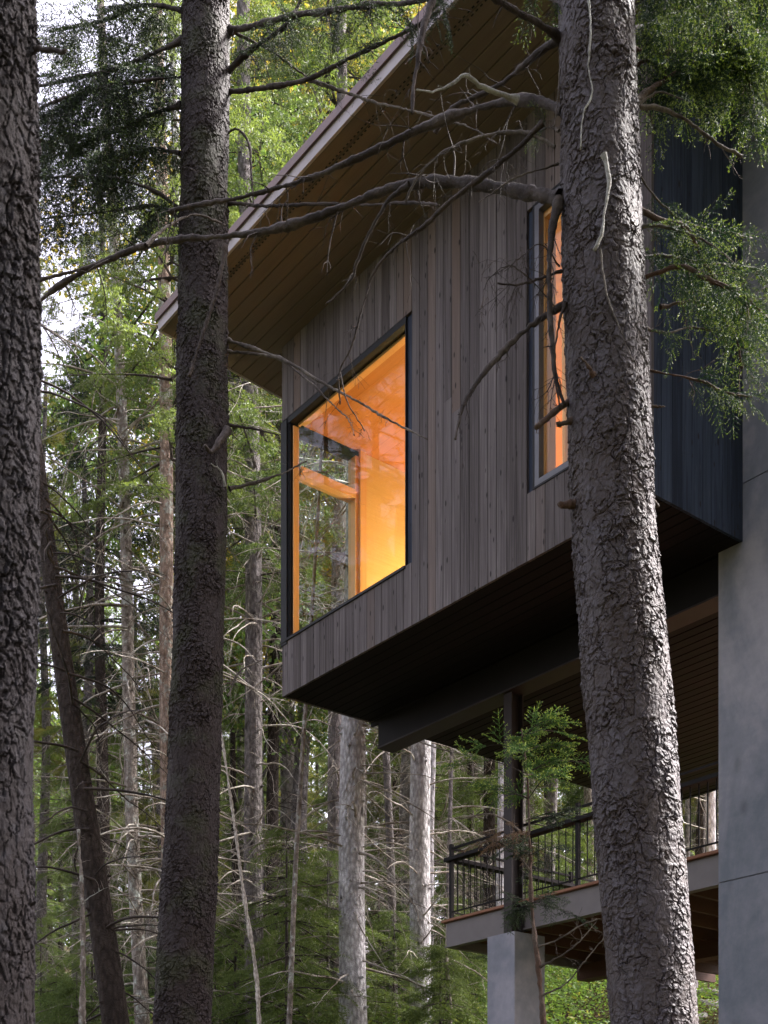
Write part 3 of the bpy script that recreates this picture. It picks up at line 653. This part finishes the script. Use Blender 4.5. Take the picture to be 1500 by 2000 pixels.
B_([(1172, 488), (1190, 590), (1210, 640), (1236, 706)], DC-.225, DC-.22, 4, 2.5, 'twig', 1, .05, name='dead_twig')
# limbs to the right, with foliage
_, c1 = B_([(1236, 205), (1260, 182), (1290, 162), (1330, 136), (1362, 112), (1420, 80), (1480, 60)], DC, DC+.3, 13, 6, 'limb_red', 10, .25, .9)
B_([(1232, 212), (1280, 209), (1320, 224), (1370, 256), (1405, 283), (1450, 306)], DC, DC+.1, 7, 5, 'twig', 3, .2)
B_([(1238, 208), (1290, 182), (1320, 189), (1345, 202)], DC, DC, 5, 3, 'twig', 2, .15)
_, c4 = B_([(1238, 404), (1290, 430), (1345, 450), (1360, 480), (1380, 520), (1405, 556)], DC, DC+.1, 12, 7, 'limb_red', 4, .2)
_, c5 = B_([(1225, 470), (1250, 446), (1310, 446), (1350, 458), (1400, 485), (1432, 512)], DC, DC-.2, 6, 4, 'twig', 3, .2)
_, c6 = B_([(1242, 547), (1290, 531), (1335, 520), (1380, 545), (1440, 570), (1485, 606)], DC, DC-.1, 10, 6, 'limb_red', 6, .3)
_, c7 = B_([(1262, 722), (1310, 732), (1370, 745), (1418, 768), (1470, 775)], DC, DC, 6, 4, 'limb_red', 4, .2)
_, c8 = B_([(1240, 330), (1280, 385), (1330, 430), (1400, 450), (1470, 465)], DC, DC+.3, 5, 3, 'twig', 4, .2)
_, c9 = B_([(1238, 505), (1300, 500), (1370, 512), (1440, 520), (1510, 530)], DC+.1, DC+.4, 6, 4, 'limb', 6, .3)
_, ca = B_([(1236, 60), (1300, 35), (1400, 5), (1520, -20)], DC+.1, DC+.5, 12, 8, 'limb', 8, .4, .9)
_, cb = B_([(1236, 10), (1300, -30), (1400, -60), (1540, -70)], DC+.1, DC-.3, 12, 8, 'limb', 6, .4, .9)
foliage_on(tC, c1, 60, FINE, 'needle_near', .2, 1, .9)
foliage_on(tC, ca, 80, FINE, 'needle_near', .05, 2, 1.0)
foliage_on(tC, cb, 95, FINE, 'needle_near', .1, 3, 1.3)
foliage_on(tC, c4, 16, FINE, 'needle_near', .3, 4, .4)
foliage_on(tC, c5, 10, FINE, 'needle_near', .1, 5, .4, smin=.5, smax=.8)
foliage_on(tC, c6, 20, FINE, 'needle_near', .3, 6, .8)
foliage_on(tC, c7, 13, FINE, 'needle_near', .3, 7, .3, smin=.5, smax=.8)
foliage_on(tC, c8, 12, FINE, 'needle_near', .1, 8, .5, smin=.5, smax=.9)
foliage_on(tC, c9, 22, FINE, 'needle_near', .1, 9, .9)
_, cc = B_([(1255, 640), (1300, 650), (1350, 640), (1410, 650)], DC+.1, DC+.3, 5, 3, 'twig', 4, .2)
foliage_on(tC, cc, 7, FINE, 'needle_near', .1, 10, .4, smin=.5, smax=.9)
_, cd = B_([(1095, 10), (1070, -5), (1030, -30)], DC, DC+.1, 6, 4, 'limb', 3, .2)
foliage_on(tC, cd, 7, FINE, 'needle_near', .1, 11, 1.3, smin=.5, smax=.8)
_, ce = B_([(1092, 255), (1070, 250), (1045, 262)], DC, DC+.1, 4, 2, 'twig', 1, .1)
foliage_on(tC, ce, 4, FINE, 'needle_near', .3, 12, .2, smin=.3, smax=.5)

for q, n_, dr in (([(1238, 130), (1310, 100), (1400, 110), (1520, 90)], 70, 1.1), ([(1400, -40), (1430, 60), (1460, 150), (1480, 240)], 50, .5), ([(1290, 600), (1360, 590), (1430, 640), (1450, 720)], 10, .6), ([(1430, 560), (1470, 600), (1500, 620)], 9, .8)):
    _, cx_ = B_(q, DC+.15, DC+.3, 7, 4, 'limb_red', 5, .25); foliage_on(tC, cx_, n_, FINE, 'needle_near', .05, 500+n_, dr)
# limbs of the second trunk
B2 = lambda *a, **k: branch(tB, *a, **k)
_, r1 = B2([(445, 60), (500, 50), (570, 30), (640, 22), (720, 10), (800, 5), (860, -10)], DB, DB-1, 12, 7, 'limb', 9, .5, .9)
_, r2 = B2([(440, 145), (480, 105), (530, 70), (562, 48), (592, -10)], DB, DB-.3, 11, 6, 'limb', 6, .4)
_, r3 = B2([(448, 180), (520, 171), (600, 155), (680, 115), (750, 82), (800, 58), (860, 20)], DB, DB-.8, 11, 6, 'limb', 9, .5, .7)
B2([(600, 155), (680, 182), (740, 202), (800, 215), (860, 232), (920, 250), (970, 280)], DB-.2, DB-1, 6, 3, 'twig', 8, .4, .7)
B2([(450, 60), (530, 100), (600, 150), (640, 170), (700, 190)], DB, DB-.2, 5, 3, 'twig_dark', 8, .4, .7)
B2([(848, -10), (826, 60), (816, 120), (808, 170), (805, 222)], DB-1.6, DB-1.6, 13, 7, 'limb', 5, .3, .7)
B2([(442, 262), (460, 252), (482, 272), (490, 330), (495, 400)], DB, DB-.1, 7, 3, 'twig_dark', 5, .3)
B2([(445, 396), (520, 402), (640, 398), (720, 400), (800, 396), (858, 400)], DB, DB-1, 6, 4, 'twig_dark', 6, .25, .5)
B2([(446, 665), (500, 682), (560, 706), (620, 742), (700, 785), (760, 820), (835, 858)], DB, DB-1, 7, 3, 'twig', 7, .15, .3)
B2([(446, 686), (540, 700), (600, 742), (650, 790), (682, 822), (692, 850)], DB, DB-1, 5, 2.5, 'twig', 5, .15, .3)
B2([(440, 480), (425, 560), (400, 640), (380, 700), (370, 735)], DB-.3, DB-.35, 9, 5, 'twig_dark', 4, .15)
B2([(445, 840), (430, 860), (410, 882), (400, 870)], DB-.1, DB-.3, 12, 8, 'limb', 2, .1)
B2([(448, 955), (500, 942), (550, 925), (600, 900)], DB, DB+.2, 7, 4, 'twig', 5, .3)
B2([(440, 950), (432, 920), (412, 905)], DB-.15, DB-.25, 5, 3, 'twig_pale', 1, .1)
B2([(446, 830), (500, 838), (545, 850)], DB, DB+.2, 5, 3, 'twig_dark', 4, .3)
B2([(445, 1360), (470, 1310), (510, 1290)], DB, DB+.3, 4, 2, 'twig', 4, .3)
lb = [B2(q, DB, DB+dd, w, w*.5, 'limb', 10, .45, .9)[1] for q, dd, w in [
    ([(356, 80), (300, 104), (240, 130), (160, 150), (72, 170)], .2, 9), ([(354, 150), (260, 160), (170, 178), (110, 197), (60, 222)], -.3, 9),
    ([(354, 205), (300, 222), (240, 250), (180, 266), (100, 270)], .4, 9), ([(352, 408), (300, 372), (240, 353), (150, 345), (60, 348)], -.2, 8),
    ([(352, 425), (300, 402), (240, 410), (150, 420), (60, 430)], .5, 6), ([(356, 20), (280, 10), (200, 40), (100, 60)], .3, 9), ([(352, 300), (290, 290), (220, 310), (130, 300), (60, 310)], .6, 7)]]
for k, p in enumerate(lb): foliage_on(tB, p, [30, 34, 40, 26, 12, 34, 40][k], MIDS, 'needle_dark', .05, 40+k, .7, smin=.8, smax=1.4)
foliage_on(tB, r1, 22, MIDS, 'needle_dark', .1, 60, 1.0, smin=.5, smax=1.0); foliage_on(tB, r2, 14, MIDS, 'needle_dark', .2, 61, 1.0, smin=.5, smax=.9)
foliage_on(tB, r3, 5, MIDS, 'needle_dark', .3, 62, 1.0, smin=.4, smax=.7)

# ------------------------------------------------------------------ young fir in front of the deck
DS = 8.2
sap = empty('fir_sapling', 'slender young fir with bright green tips in front of the deck post', 'tree')
_, sp = branch(sap, [(1064, 2080), (1060, 1980), (1048, 1860), (1040, 1790), (1035, 1680), (1032, 1560), (1028, 1490), (1018, 1425)], DS, DS, 13, 2, 'limb_red', 0, name='trunk')
rnd = np.random.RandomState(77)
for (y_, L_, n_, mat_) in [(1440, 75, 4, 'needle_tip'), (1470, 110, 6, 'needle_tip'), (1510, 130, 6, 'needle_tip'), (1560, 120, 4, 'needle_tip'), (1640, 130, 4, 'needle_brown'), (1670, 130, 4, 'needle_dark'), (1765, 100, 7, 'needle_dark'), (1600, 120, 2, 'needle_dark')]:
    for k in range(n_):
        az = rnd.uniform(0, 2*np.pi); L = L_/F*DS*rnd.uniform(.75, 1.1); x0 = np.interp(y_, [1425, 1560, 1790], [1018, 1032, 1040])
        p0 = P3(x0, y_, DS); d = np.array([math.cos(az), math.sin(az), 0]); rise = .45 if y_ < 1600 else .0
        q = np.array([p0, p0+d*L*.5+np.array([0, 0, rise*L*.5]), p0+d*L+np.array([0, 0, rise*L*.6-.05*L])]); pp = smooth_path(q, 14)
        mb = MB().tube(pp, np.linspace(.004, .0015, 14), 5); br = link('branch', mb.mesh('branch', M['twig_dark'], True), sap)
        foliage_on(sap, pp, 6, SAP, mat_, .1, rnd.randint(9999), .0 if y_ < 1600 else .3, smin=.5, smax=.95, spread=.5)
for q in ([(1048, 1850), (1090, 1835), (1130, 1810), (1165, 1795)], [(1052, 1890), (1080, 1875), (1120, 1850), (1165, 1800)], [(1055, 1945), (1100, 1925), (1140, 1880), (1180, 1830)], [(1032, 1640), (1000, 1610), (960, 1590), (900, 1600)], [(1036, 1700), (1000, 1660), (960, 1640), (930, 1650)]):
    branch(sap, q, DS, DS-.2, 4, 2, 'twig', 5, .2)

# ------------------------------------------------------------------ conifers of the wood behind
def crown(seed, H, z0, Lm, nwh, tpls=COARSE, dens=1.0, limbs=True, per=5, gap=0.0):
    r = np.random.RandomState(seed); mb = MB(); wb = MB(); pos = []; dirs = []
    for w in range(nwh):
        z = z0+(H-z0)*(w+r.uniform(-.3, .3))/nwh; t_ = (z-z0)/(H-z0); L0 = Lm*max(.08, (1-t_)**.75)*min(1, .55+t_*4)
        for k in range(per):
            if r.rand() < gap: continue
            az = r.uniform(0, 2*np.pi); L = L0*r.uniform(.55, 1.15); d = np.array([math.cos(az), math.sin(az), 0]); m = 8; s_ = np.linspace(0, 1, m)[:, None]
            rise = r.uniform(-.25, .15); P = np.array([0, 0, z])+d*L*s_+np.array([0, 0, 1.])*(rise*L*s_-.28*L*s_**2+.10*L*s_**4)
            if limbs: wb.tube(P, np.linspace(.022*L/2+.004, .004, m), 4)
            ns = int(max(3, L*7*dens)); q = r.uniform(.18, 1, ns); pp = np.array([np.interp(q, s_[:, 0], P[:, a]) for a in range(3)]).T
            side = np.stack([-d[1]*np.ones(ns), d[0]*np.ones(ns), np.zeros(ns)], -1)*r.choice([-1, 1], (ns, 1))*r.uniform(.1, 1.1, (ns, 1))
            dd = d*r.uniform(.5, 1, (ns, 1))+side+np.array([0, 0, -1])*r.uniform(.05, .75, (ns, 1)); pos.append(pp); dirs.append(dd)
    put_sprays(mb, tpls, np.concatenate(pos), np.concatenate(dirs), r, .6, 1.15, .4)
    return mb, wb
def dead(seed, z0, z1, n, L, mat, up=.1):
    r = np.random.RandomState(seed); mb = MB()
    for k in range(n):
        z = r.uniform(z0, z1); az = r.uniform(0, 2*np.pi); l = L*r.uniform(.35, 1.1); m = 9; d = np.array([math.cos(az), math.sin(az), r.uniform(-.25, .45)]); p = np.array([0, 0, z]); pts = [p]
        for q in range(m): d = nrm(d+r.normal(size=3)*.10+np.array([0, 0, -.085])); pts.append(pts[-1]+d*l/m)
        P = smooth_path(pts, 14); mb.tube(P, np.linspace(.008+.005*l, .0022, 14), 4)
        twigs(mb, P, .010, r.randint(3, 8), l*.5, r, 1, .6)
    return mb.mesh('dead_branches', M[mat], True)
CR = []
for k, (H, z0, Lm, nwh, gap) in enumerate([(22, 6.5, 2.6, 36, .15), (19, 4.0, 2.3, 34, .1), (24, 9, 2.8, 34, .2), (14, 1.2, 2.0, 30, .05)]):
    cm, wb = crown(100+k, H, z0, Lm, nwh, gap=gap); CR.append([{nm: None for nm in ()}, cm, wb, H, z0])
for c in CR:
    c.append({mt: None for mt in ('needle', 'needle_yellow', 'needle_dark')}); c[1].add(*[x for x in (np.concatenate(c[2].v), np.concatenate(c[2].f[4]))]); base = c[1].mesh('crown', M['needle'], False, M['twig_dark'])
    c[5]['needle'] = base
    for mt in ('needle_yellow', 'needle_dark'):
        m2 = base.copy(); m2.materials.clear(); m2.materials.append(M[mt]); m2.materials.append(M['twig_dark']); c[5][mt] = m2
DEAD = [dead(200+k, .8, 10, 100, 2.2, 'twig_far') for k in range(3)]+[dead(210+k, .5, 9, 60, 1.7, 'twig_dark') for k in range(2)]
def trunk_mesh(h, r0, r1, lean, seed, mat, nseg=16, wob=.03, knots=0):
    r = np.random.RandomState(seed); m = 26; z = np.linspace(-.6, h, m); ph = r.uniform(0, 6, 4)
    P = np.stack([lean[0]*z+wob*np.sin(z*.5+ph[0])*np.clip(z, 0, 3), lean[1]*z+wob*np.sin(z*.45+ph[1])*np.clip(z, 0, 3), z], -1)
    rad = np.interp(z, [-.6, .2, 1.0, h], [r0*1.35, r0*1.12, r0, r1]); mb = MB().tube(P, rad, nseg)
    for k in range(knots):
        zz = r.uniform(.3, h*.7); az = r.uniform(0, 6.28); c = np.array([np.interp(zz, z, P[:, a]) for a in range(3)]); rr_ = np.interp(zz, z, rad); d = np.array([math.cos(az), math.sin(az), .2])
        mb.tube([c+d*rr_*.9, c+d*(rr_+.01), c+d*(rr_+r.uniform(.02, .05))], [rr_*.16, rr_*.12, rr_*.07], 6)
    return mb.mesh('trunk', M[mat], True), P
def bg_tree(xt, yt, xb, yb, D, w, mat, label, crn=None, deadk=None, group=None, h=20, cz=None, cs=1.0, cm='needle', knots=0, cat='tree', name='spruce_tree', wtop=.55, seed=0):
    """a stem sighted at (xt, yt) and (xb, yb) of the photo, D metres away"""
    a = P3(xt, yt, D); b = P3(xb, yb, D); lean = (a[0]-b[0])/(a[2]-b[2])
    zg = float(gz(b[0], D)); x0 = b[0]+lean*(zg-b[2]); zg = float(gz(x0, D))
    root = empty(name, label, cat, (x0, D, zg), group); r0 = w/2/F*D
    me, P = trunk_mesh(h, r0, r0*wtop, (lean, 0), seed+int(xb), mat, 18, .012, knots); link('trunk', me, root)
    if deadk is not None:
        o = link('dead_branches', DEAD[deadk], root); o.rotation_euler = (0, math.atan(lean), xb*.7); 
    if crn is not None:
        c = CR[crn]; o = link('crown', c[5][cm], root, (lean*(cz or 0), 0, cz or 0)); o.scale = (cs,)*3; o.rotation_euler = (0, math.atan(lean)*.8, xb*1.3)
    return root
bg_tree(85, 960, 225, 2000, 13.5, 54, 'bark_dark', 'dark slanting trunk right beside the nearest cropped trunk', None, 3, h=8.5, wtop=.45, knots=10)
bg_tree(318, 640, 330, 1400, 16.5, 31, 'bark_warm', 'tan lichen-dotted trunk half hidden behind the tall dark brown one', 0, 0, h=19, cz=2.5, cs=.8, knots=20)
bg_tree(345, 640, 350, 1200, 18.5, 20, 'bark_grey', 'thin pale trunk peeping out above the tan trunk near the eave tip', None, None, h=17)
bg_tree(240, 1000, 279, 2000, 17, 28, 'bark_lichen', 'pale trunk blotched with lichen between the slanting and the dark brown trunks', None, 1, h=15, wtop=.5, knots=24)
bg_tree(490, 1050, 500, 2000, 17.5, 38, 'bark_mid', 'grey-brown trunk rising left of the house corner', 1, 2, h=19, cz=3.5, cs=.8, knots=40)
bg_tree(537, 1450, 532, 1950, 24, 26, 'bark_dark', 'dark brown trunk just right of the grey-brown one below the house corner', 1, 4, h=20, cz=2)
bg_tree(596, 1400, 566, 2000, 15.5, 11, 'bark_lichen', 'very thin leaning grey stem under the house corner', None, None, h=8, knots=8, wtop=.5, name='dead_tree')
bg_tree(659, 1410, 654, 2000, 19.5, 30, 'bark_mid', 'grey trunk tucked behind the left side of the brightest pale trunk', 0, 2, h=22, cz=5)
bg_tree(692, 1410, 690, 2000, 16.5, 53, 'bark_grey', 'widest pale grey trunk right below the underside of the house', None, 0, h=9.5, knots=90, wtop=.8)
bg_tree(755, 1480, 769, 2000, 19, 17, 'bark_mid', 'thin grey trunk between the two broad pale ones under the beam', None, None, h=12, knots=14)
bg_tree(826, 1460, 821, 2000, 18.5, 42, 'bark_grey', 'pale knotty trunk left of the deck', None, 1, h=11, knots=80, wtop=.85)
bg_tree(847, 1460, 842, 1950, 20, 13, 'bark_grey', 'thin pale stem touching the right side of the knotty trunk', None, None, h=12, knots=8)
bg_tree(885, 1480, 872, 1800, 21, 9, 'bark_mid', 'thread-thin stem just left of the deck railing', None, 2, h=12)
bg_tree(978, 1480, 976, 1800, 22, 20, 'bark_grey', 'pale trunk seen through the railing left of the steel post', None, None, h=12)
bg_tree(1368, 1560, 1364, 1700, 24, 20, 'bark_dark', 'brown trunk seen through the railing right of the big flaky trunk', None, None, h=13)
bg_tree(1392, 1560, 1392, 1700, 21, 19, 'bark_grey', 'white trunk seen between the railing and the concrete wall', None, None, h=13)
bg_tree(1346, 1560, 1344, 1700, 26, 12, 'bark_mid', 'thin grey trunk seen through the railing beside the big flaky trunk', None, None, h=13)
bg_tree(1080, 1560, 1075, 1740, 27, 20, 'bark_mid', 'grey trunk showing above the railing behind the young fir', 1, None, h=18, cz=1)
# bare pale sticks
for pts, D, w0, w1, lab in [([(508, 2060), (500, 1900), (478, 1760), (462, 1640), (445, 1520), (432, 1430)], 12, 9, 4, 'bleached dead stem leaning left against the dark brown trunk'),
                            ([(158, 2080), (162, 1900), (160, 1740), (153, 1620)], 12.5, 14, 6, 'short tan dead stem at the foot of the slanting trunk'),
                            ([(870, 2080), (880, 1960), (872, 1880), (878, 1760)], 17, 8, 5, 'thin crooked dead stem left of the concrete pier')]:
    d_ = empty('dead_tree', lab, 'tree'); b_, pp = branch(d_, pts, D, D, w0, w1, 'bark_lichen' if w0 > 13 else 'bark_pale', 6, .5, .3, name='trunk')
# filler wood
r = np.random.RandomState(5)
rows = []
for D in np.r_[np.linspace(21, 34, 26), np.linspace(35, 60, 66)]:
    for _ in range(1): rows.append((r.uniform(-.42, .42)*D, D+r.uniform(-1, 1)))
extra = [(-10, 20), (-13, 16), (-9.5, 10.5), (-19, 15), (-20, 19), (-15, 7), (-26, 16), (-12, 25), (-28, 22), (-8, -2), (-14, 0), (-22, 5), (9, 22), (12, 28), (14, 20), (2.5, -5), (5, -7), (8, -10), (4, -11), (1, -9), (7, -6), (11, -13), (6, -14), (-1, -13), (3, -16), (9.5, -8), (2, -2.5), (4.5, -3.5), (6.5, -2.5), (3.5, -6.5), (7.5, -4.5), (0, -6), (-3.5, -9), (-6, 2), (-4.5, -3), (-7.5, -6), (5.0, 4.7), (7.5, 6.2), (3.2, 1.6), (6.5, 3.0), (4.4, 2.8)]  # unseen conifers added to block light and fill the window reflections
for k, (x, y) in enumerate(rows+extra):
    px = CX+F*x/y if y > 0 else -999
    if y < 26 and (560 < px < 900): continue
    low = 40 < px < 900 and y > 20
    crn = r.choice([0, 1, 2, 3], p=[.3, .35, .2, .15]); mt = r.choice(['needle', 'needle', 'needle_dark', 'needle_yellow'], p=[.35, .25, .2, .2])
    if 430 < px < 900 and y > 28: mt = r.choice(['needle', 'needle', 'needle_yellow'])
    c = CR[crn]; s_ = r.uniform(.85, 1.2)*((.52 if y < 40 else .68) if low else 1); zg = float(gz(x, y)); far = y > 34
    lab = ('slender conifer deep in the wood behind' if far else 'conifer in the middle distance showing between nearer trunks') if k < len(rows) else 'conifer put in outside the picture to block light and fill reflections'
    root = empty('spruce_tree', lab, 'tree', (x, y, zg), 'conifers of the wood behind the house')
    rr_ = r.uniform(.09, .17); key = ('T', int(r.randint(0, 6)))
    if key not in M: 
        M[key] = trunk_mesh(21, .13, .04, (0, 0), key[1], ['bark_mid', 'bark_dark', 'bark_mid', 'bark_grey', 'bark_dark', 'bark_lichen'][key[1]], 12, .015)[0]
    for nm, me in (('trunk', M[key]), ('crown', c[5][mt]) , ('dead_branches', DEAD[r.randint(0, 5)])):
        if nm == 'dead_branches' and (crn == 3 or y > 45): continue
        o = link(nm, me, root); o.rotation_euler = (0, 0, r.uniform(0, 6.28) if nm == 'dead_branches' else k*2.4); q = s_ if nm != 'trunk' else 1
        o.scale = (q, q, s_*(c[3]/21 if nm == 'trunk' else 1)) 
# broadleaf crowns turning yellow
def leafy(seed, n, H, z0, Rr, lw=.05):
    r = np.random.RandomState(seed); mb = MB(); wb = MB(); k = 60; cl = []
    for q in range(k):
        az = r.uniform(0, 6.28); zz = r.uniform(z0, H); t_ = (zz-z0)/(H-z0); rad = Rr*math.sqrt(max(.05, 1-(2*t_-.9)**2))*r.uniform(.3, 1); e = np.array([rad*math.cos(az), rad*math.sin(az), zz])
        s0 = np.array([0, 0, zz*.75]); wb.tube(smooth_path([s0, (s0+e)/2+np.array([0, 0, .3]), e], 8), np.linspace(.03, .006, 8), 5); cl.append((e, r.uniform(.35, .9)))
    c = np.concatenate([e+nrm(r.normal(size=(n//k, 3)))*s_*r.uniform(.2, 1, (n//k, 1))**.6 for e, s_ in cl]); m = len(c)
    a = nrm(r.normal(size=(m, 3)))*lw; b = nrm(np.cross(a, r.normal(size=(m, 3))))*lw*.55
    V = np.stack([c-a, c+b, c+a, c-b], 1).reshape(-1, 3); mb.add(V, np.arange(4*m).reshape(-1, 4), np.repeat(r.uniform(0, 1.15, m), 1)); return mb, wb
LY = leafy(1, 30000, 15, 5, 3.2); LY[1].tube(np.stack([.05*np.sin(np.arange(20)), 0*np.arange(20), np.linspace(-.5, 13, 20)], -1), np.linspace(.15, .03, 20), 12); lyw = LY[1].mesh('trunk', M['bark_mid'], True); lm = {m_: LY[0].mesh('crown', M[m_]) for m_ in ('leaf_yellow', 'leaf_green')}
for k, (px, D, mt, s_) in enumerate([(590, 25, 'leaf_yellow', 1.35), (700, 30, 'leaf_green', 1.6), (500, 24, 'leaf_green', 1.15), (150, 38, 'leaf_green', 1.2), (800, 34, 'leaf_yellow', 1.8), (560, 38, 'leaf_yellow', 2.0)]):
    x = (px-CX)/F*D; root = empty('broadleaf_tree', ['yellow leafy tree showing above the left part of the fascia', 'green leafy tree close behind the roof edge', 'small green leafy tree right of the tall dark brown trunk', 'green leafy tree behind the slanting trunk', 'yellow leafy tree above the roof edge far back', 'tall yellow leafy tree furthest behind the roof'][k], 'tree', (x, D, float(gz(x, D))))
    for nm, me in (('trunk', lyw), ('crown', lm[mt])):
        o = link(nm, me, root); o.scale = (s_,)*3; o.rotation_euler = (0, 0, k*1.7)
# the wood on the far slope, where no tree can be told from the next
r = np.random.RandomState(31); FT = MB(); fw = MB()
tpl = spray_tpl(1.3, 4, .6, .10, .20, .035, seed=12, tips=False, droop=.5)
for k in range(190):
    D = r.uniform(58, 100); x = r.uniform(-.48, .48)*D; h = r.uniform(13, 21); zg = float(gz(x, D)); nb = 95
    z = r.uniform(.06, 1, nb); az = r.uniform(0, 6.28, nb); L = (1-z)**.8*3.0+.2; q = r.uniform(.1, 1, nb)
    pos = np.stack([x+np.cos(az)*L*q, D+np.sin(az)*L*q, zg+z*h], -1); d = np.stack([np.cos(az), np.sin(az), -.35-0*az], -1)
    tv, tf, ta = tpl; FT.inst(tv, tf, ta, frames(d, .4, r, r.uniform(.8, 1.5, nb)), pos, 0.0)
    fw.tube([(x, D, zg-.5), (x, D, zg+h*.5), (x, D, zg+h)], [.16, .1, .02], 6)
FT.add(np.concatenate(fw.v), np.concatenate(fw.f[4]))
tag(link('far_wood', FT.mesh('far_wood', M['needle'], False, M['bark_dark'])), 'distant conifer wood closing the view up the slope', None, None, 'stuff')
# ------------------------------------------------------------------ undergrowth
def small_fir(seed, h):
    cm, wb = crown(seed, h, .15, h*.42, 15, SFT, 1.2, True, 6); wb.tube([(0, 0, -.2), (0, 0, h*.5), (0, 0, h)], [.03, .02, .006], 7); return cm, wb
SFT = [spray_tpl(.42, 6, .18, .017, .032, .0062, seed=s, droop=.2) for s in (21, 22)]
SF = [small_fir(300+k, h) for k, h in enumerate((1.8, 2.8))]; SFm = [(a.mesh('foliage', M['needle']), b.mesh('stem', M['twig_dark'], True)) for a, b in SF]
r = np.random.RandomState(9); n = 0
spots = [(150, 15), (110, 17), (290, 21), (460, 18), (540, 19), (620, 20), (640, 17.5), (740, 20), (770, 18), (870, 20), (900, 22), (240, 23), (590, 23), (700, 24), (500, 22), (80, 20), (180, 19), (860, 17), (560, 16.5), (420, 20), (1110, 25), (790, 23)]
for px, D in spots:
    x = (px-CX)/F*D; v = r.randint(0, 2); s_ = r.uniform(.7, 1.3)
    root = empty('fir_sapling', 'low green fir sapling on the forest floor', 'sapling', (x, D, float(gz(x, D))-.02), 'fir saplings under the tall trees')
    for nm, me in zip(('foliage', 'stem'), SFm[v]): o = link(nm, me, root); o.scale = (s_,)*3; o.rotation_euler = (0, 0, r.uniform(0, 6.28))
# ground cover on the bank below the deck and scattered everywhere
r = np.random.RandomState(12); 
def cover(name, n, xr, yr, lw, h, mat, label):
    x = r.uniform(*xr, n); y = r.uniform(*yr, n); z = gz(x, y)+r.uniform(0, h, n)**1.0; c = np.stack([x, y, z], -1)
    a = nrm(r.normal(size=(n, 3))*[1, 1, .5])*lw*r.uniform(.5, 1.3, (n, 1)); b = nrm(np.cross(a, r.normal(size=(n, 3))*[.4, .4, 1]))*lw*.5
    mb = MB().add(np.stack([c-a, c+b, c+a, c-b], 1).reshape(-1, 3), np.arange(4*n).reshape(-1, 4), r.uniform(0, 1.1, n)); tag(link(name, mb.mesh(name, M[mat])), label, None, None, 'stuff')
cover('shrub_cover', 150000, (1.5, 13), (17.5, 30), .032, .75, 'leaf_green', 'leafy green ground cover on the bank behind the deck')
cover('undergrowth', 90000, (-14, 3), (13, 38), .045, .55, 'leaf_green', 'patchy green undergrowth between the trunks')
cover('leaf_litter', 60000, (-14, 12), (9, 36), .04, .03, 'needle_brown', 'fallen brown leaves on the forest floor')
# fallen log and twigs
lg = empty('fallen_log', 'grey rotten log lying behind the concrete pier', 'log'); 
P = smooth_path([P3(885, 1990, 20), P3(920, 1975, 20.3), P3(960, 1972, 20.6), P3(1010, 1985, 21)], 22); link('log', MB().tube(P, .12+.03*np.sin(np.arange(22)*1.7), 12).mesh('log', M['log'], True), lg)
mb = MB(); twigs(mb, P, .03, 10, .8, r, 1, .1); link('broken_branches', mb.mesh('broken_branches', M['twig'], True), lg)
# boulders right of the big trunk
def rock(seed, s_):
    r = np.random.RandomState(seed); n1, n2 = 28, 18; th = np.linspace(0, 2*np.pi, n1, endpoint=False); ph = np.linspace(.05, np.pi-.05, n2); T, Pp = np.meshgrid(th, ph)
    d = np.stack([np.sin(Pp)*np.cos(T), np.sin(Pp)*np.sin(T), np.cos(Pp)], -1); w = 1+0*T
    for k in range(9): 
        a = nrm(r.normal(size=3)); w = np.minimum(w, (.72+r.uniform(0, .25))/np.maximum(.2, d@a)) 
    w = w+.03*np.sin(5*T+r.rand()*6)*np.sin(Pp*4)
    V = (d*w[..., None]*np.array(s_)).reshape(-1, 3); i_, j_ = np.meshgrid(np.arange(n1), np.arange(n2-1)); i2 = (i_+1) % n1
    f = np.stack([j_*n1+i_, (j_+1)*n1+i_, (j_+1)*n1+i2, j_*n1+i2], -1).reshape(-1, 4); mb = MB().add(V, f)
    mb.f[4].append(np.array([[0, n1//4, n1//2, 3*n1//4], [(n2-1)*n1+3*n1//4, (n2-1)*n1+n1//2, (n2-1)*n1+n1//4, (n2-1)*n1]])); mb.a[4].append(np.zeros(2))
    return mb.mesh('boulder', M['stone'], True)
for k, (x, y, D, s_, lab) in enumerate([(1385, 1945, 19, (.28, .3, .12), 'pale flat stone topmost of the pile by the concrete wall'), (1375, 1968, 18.7, (.22, .3, .12), 'rounded pale stone in the middle of the pile by the concrete wall'), (1398, 1975, 18.6, (.22, .3, .14), 'rounded stone of the pile touching the concrete wall'), (1372, 1996, 18.3, (.3, .3, .13), 'lowest stone of the pile by the concrete wall')]):
    o = link('boulder', rock(k, s_), None, tuple(P3(x, y, D))); tag(o, lab, 'stone', 'stones piled by the concrete wall'); o.rotation_euler = (0, .1, k)
print('objects', len(bpy.data.objects), 'tris', sum(len(o.data.polygons) for o in bpy.data.objects if o.type == 'MESH')//1000, 'k')
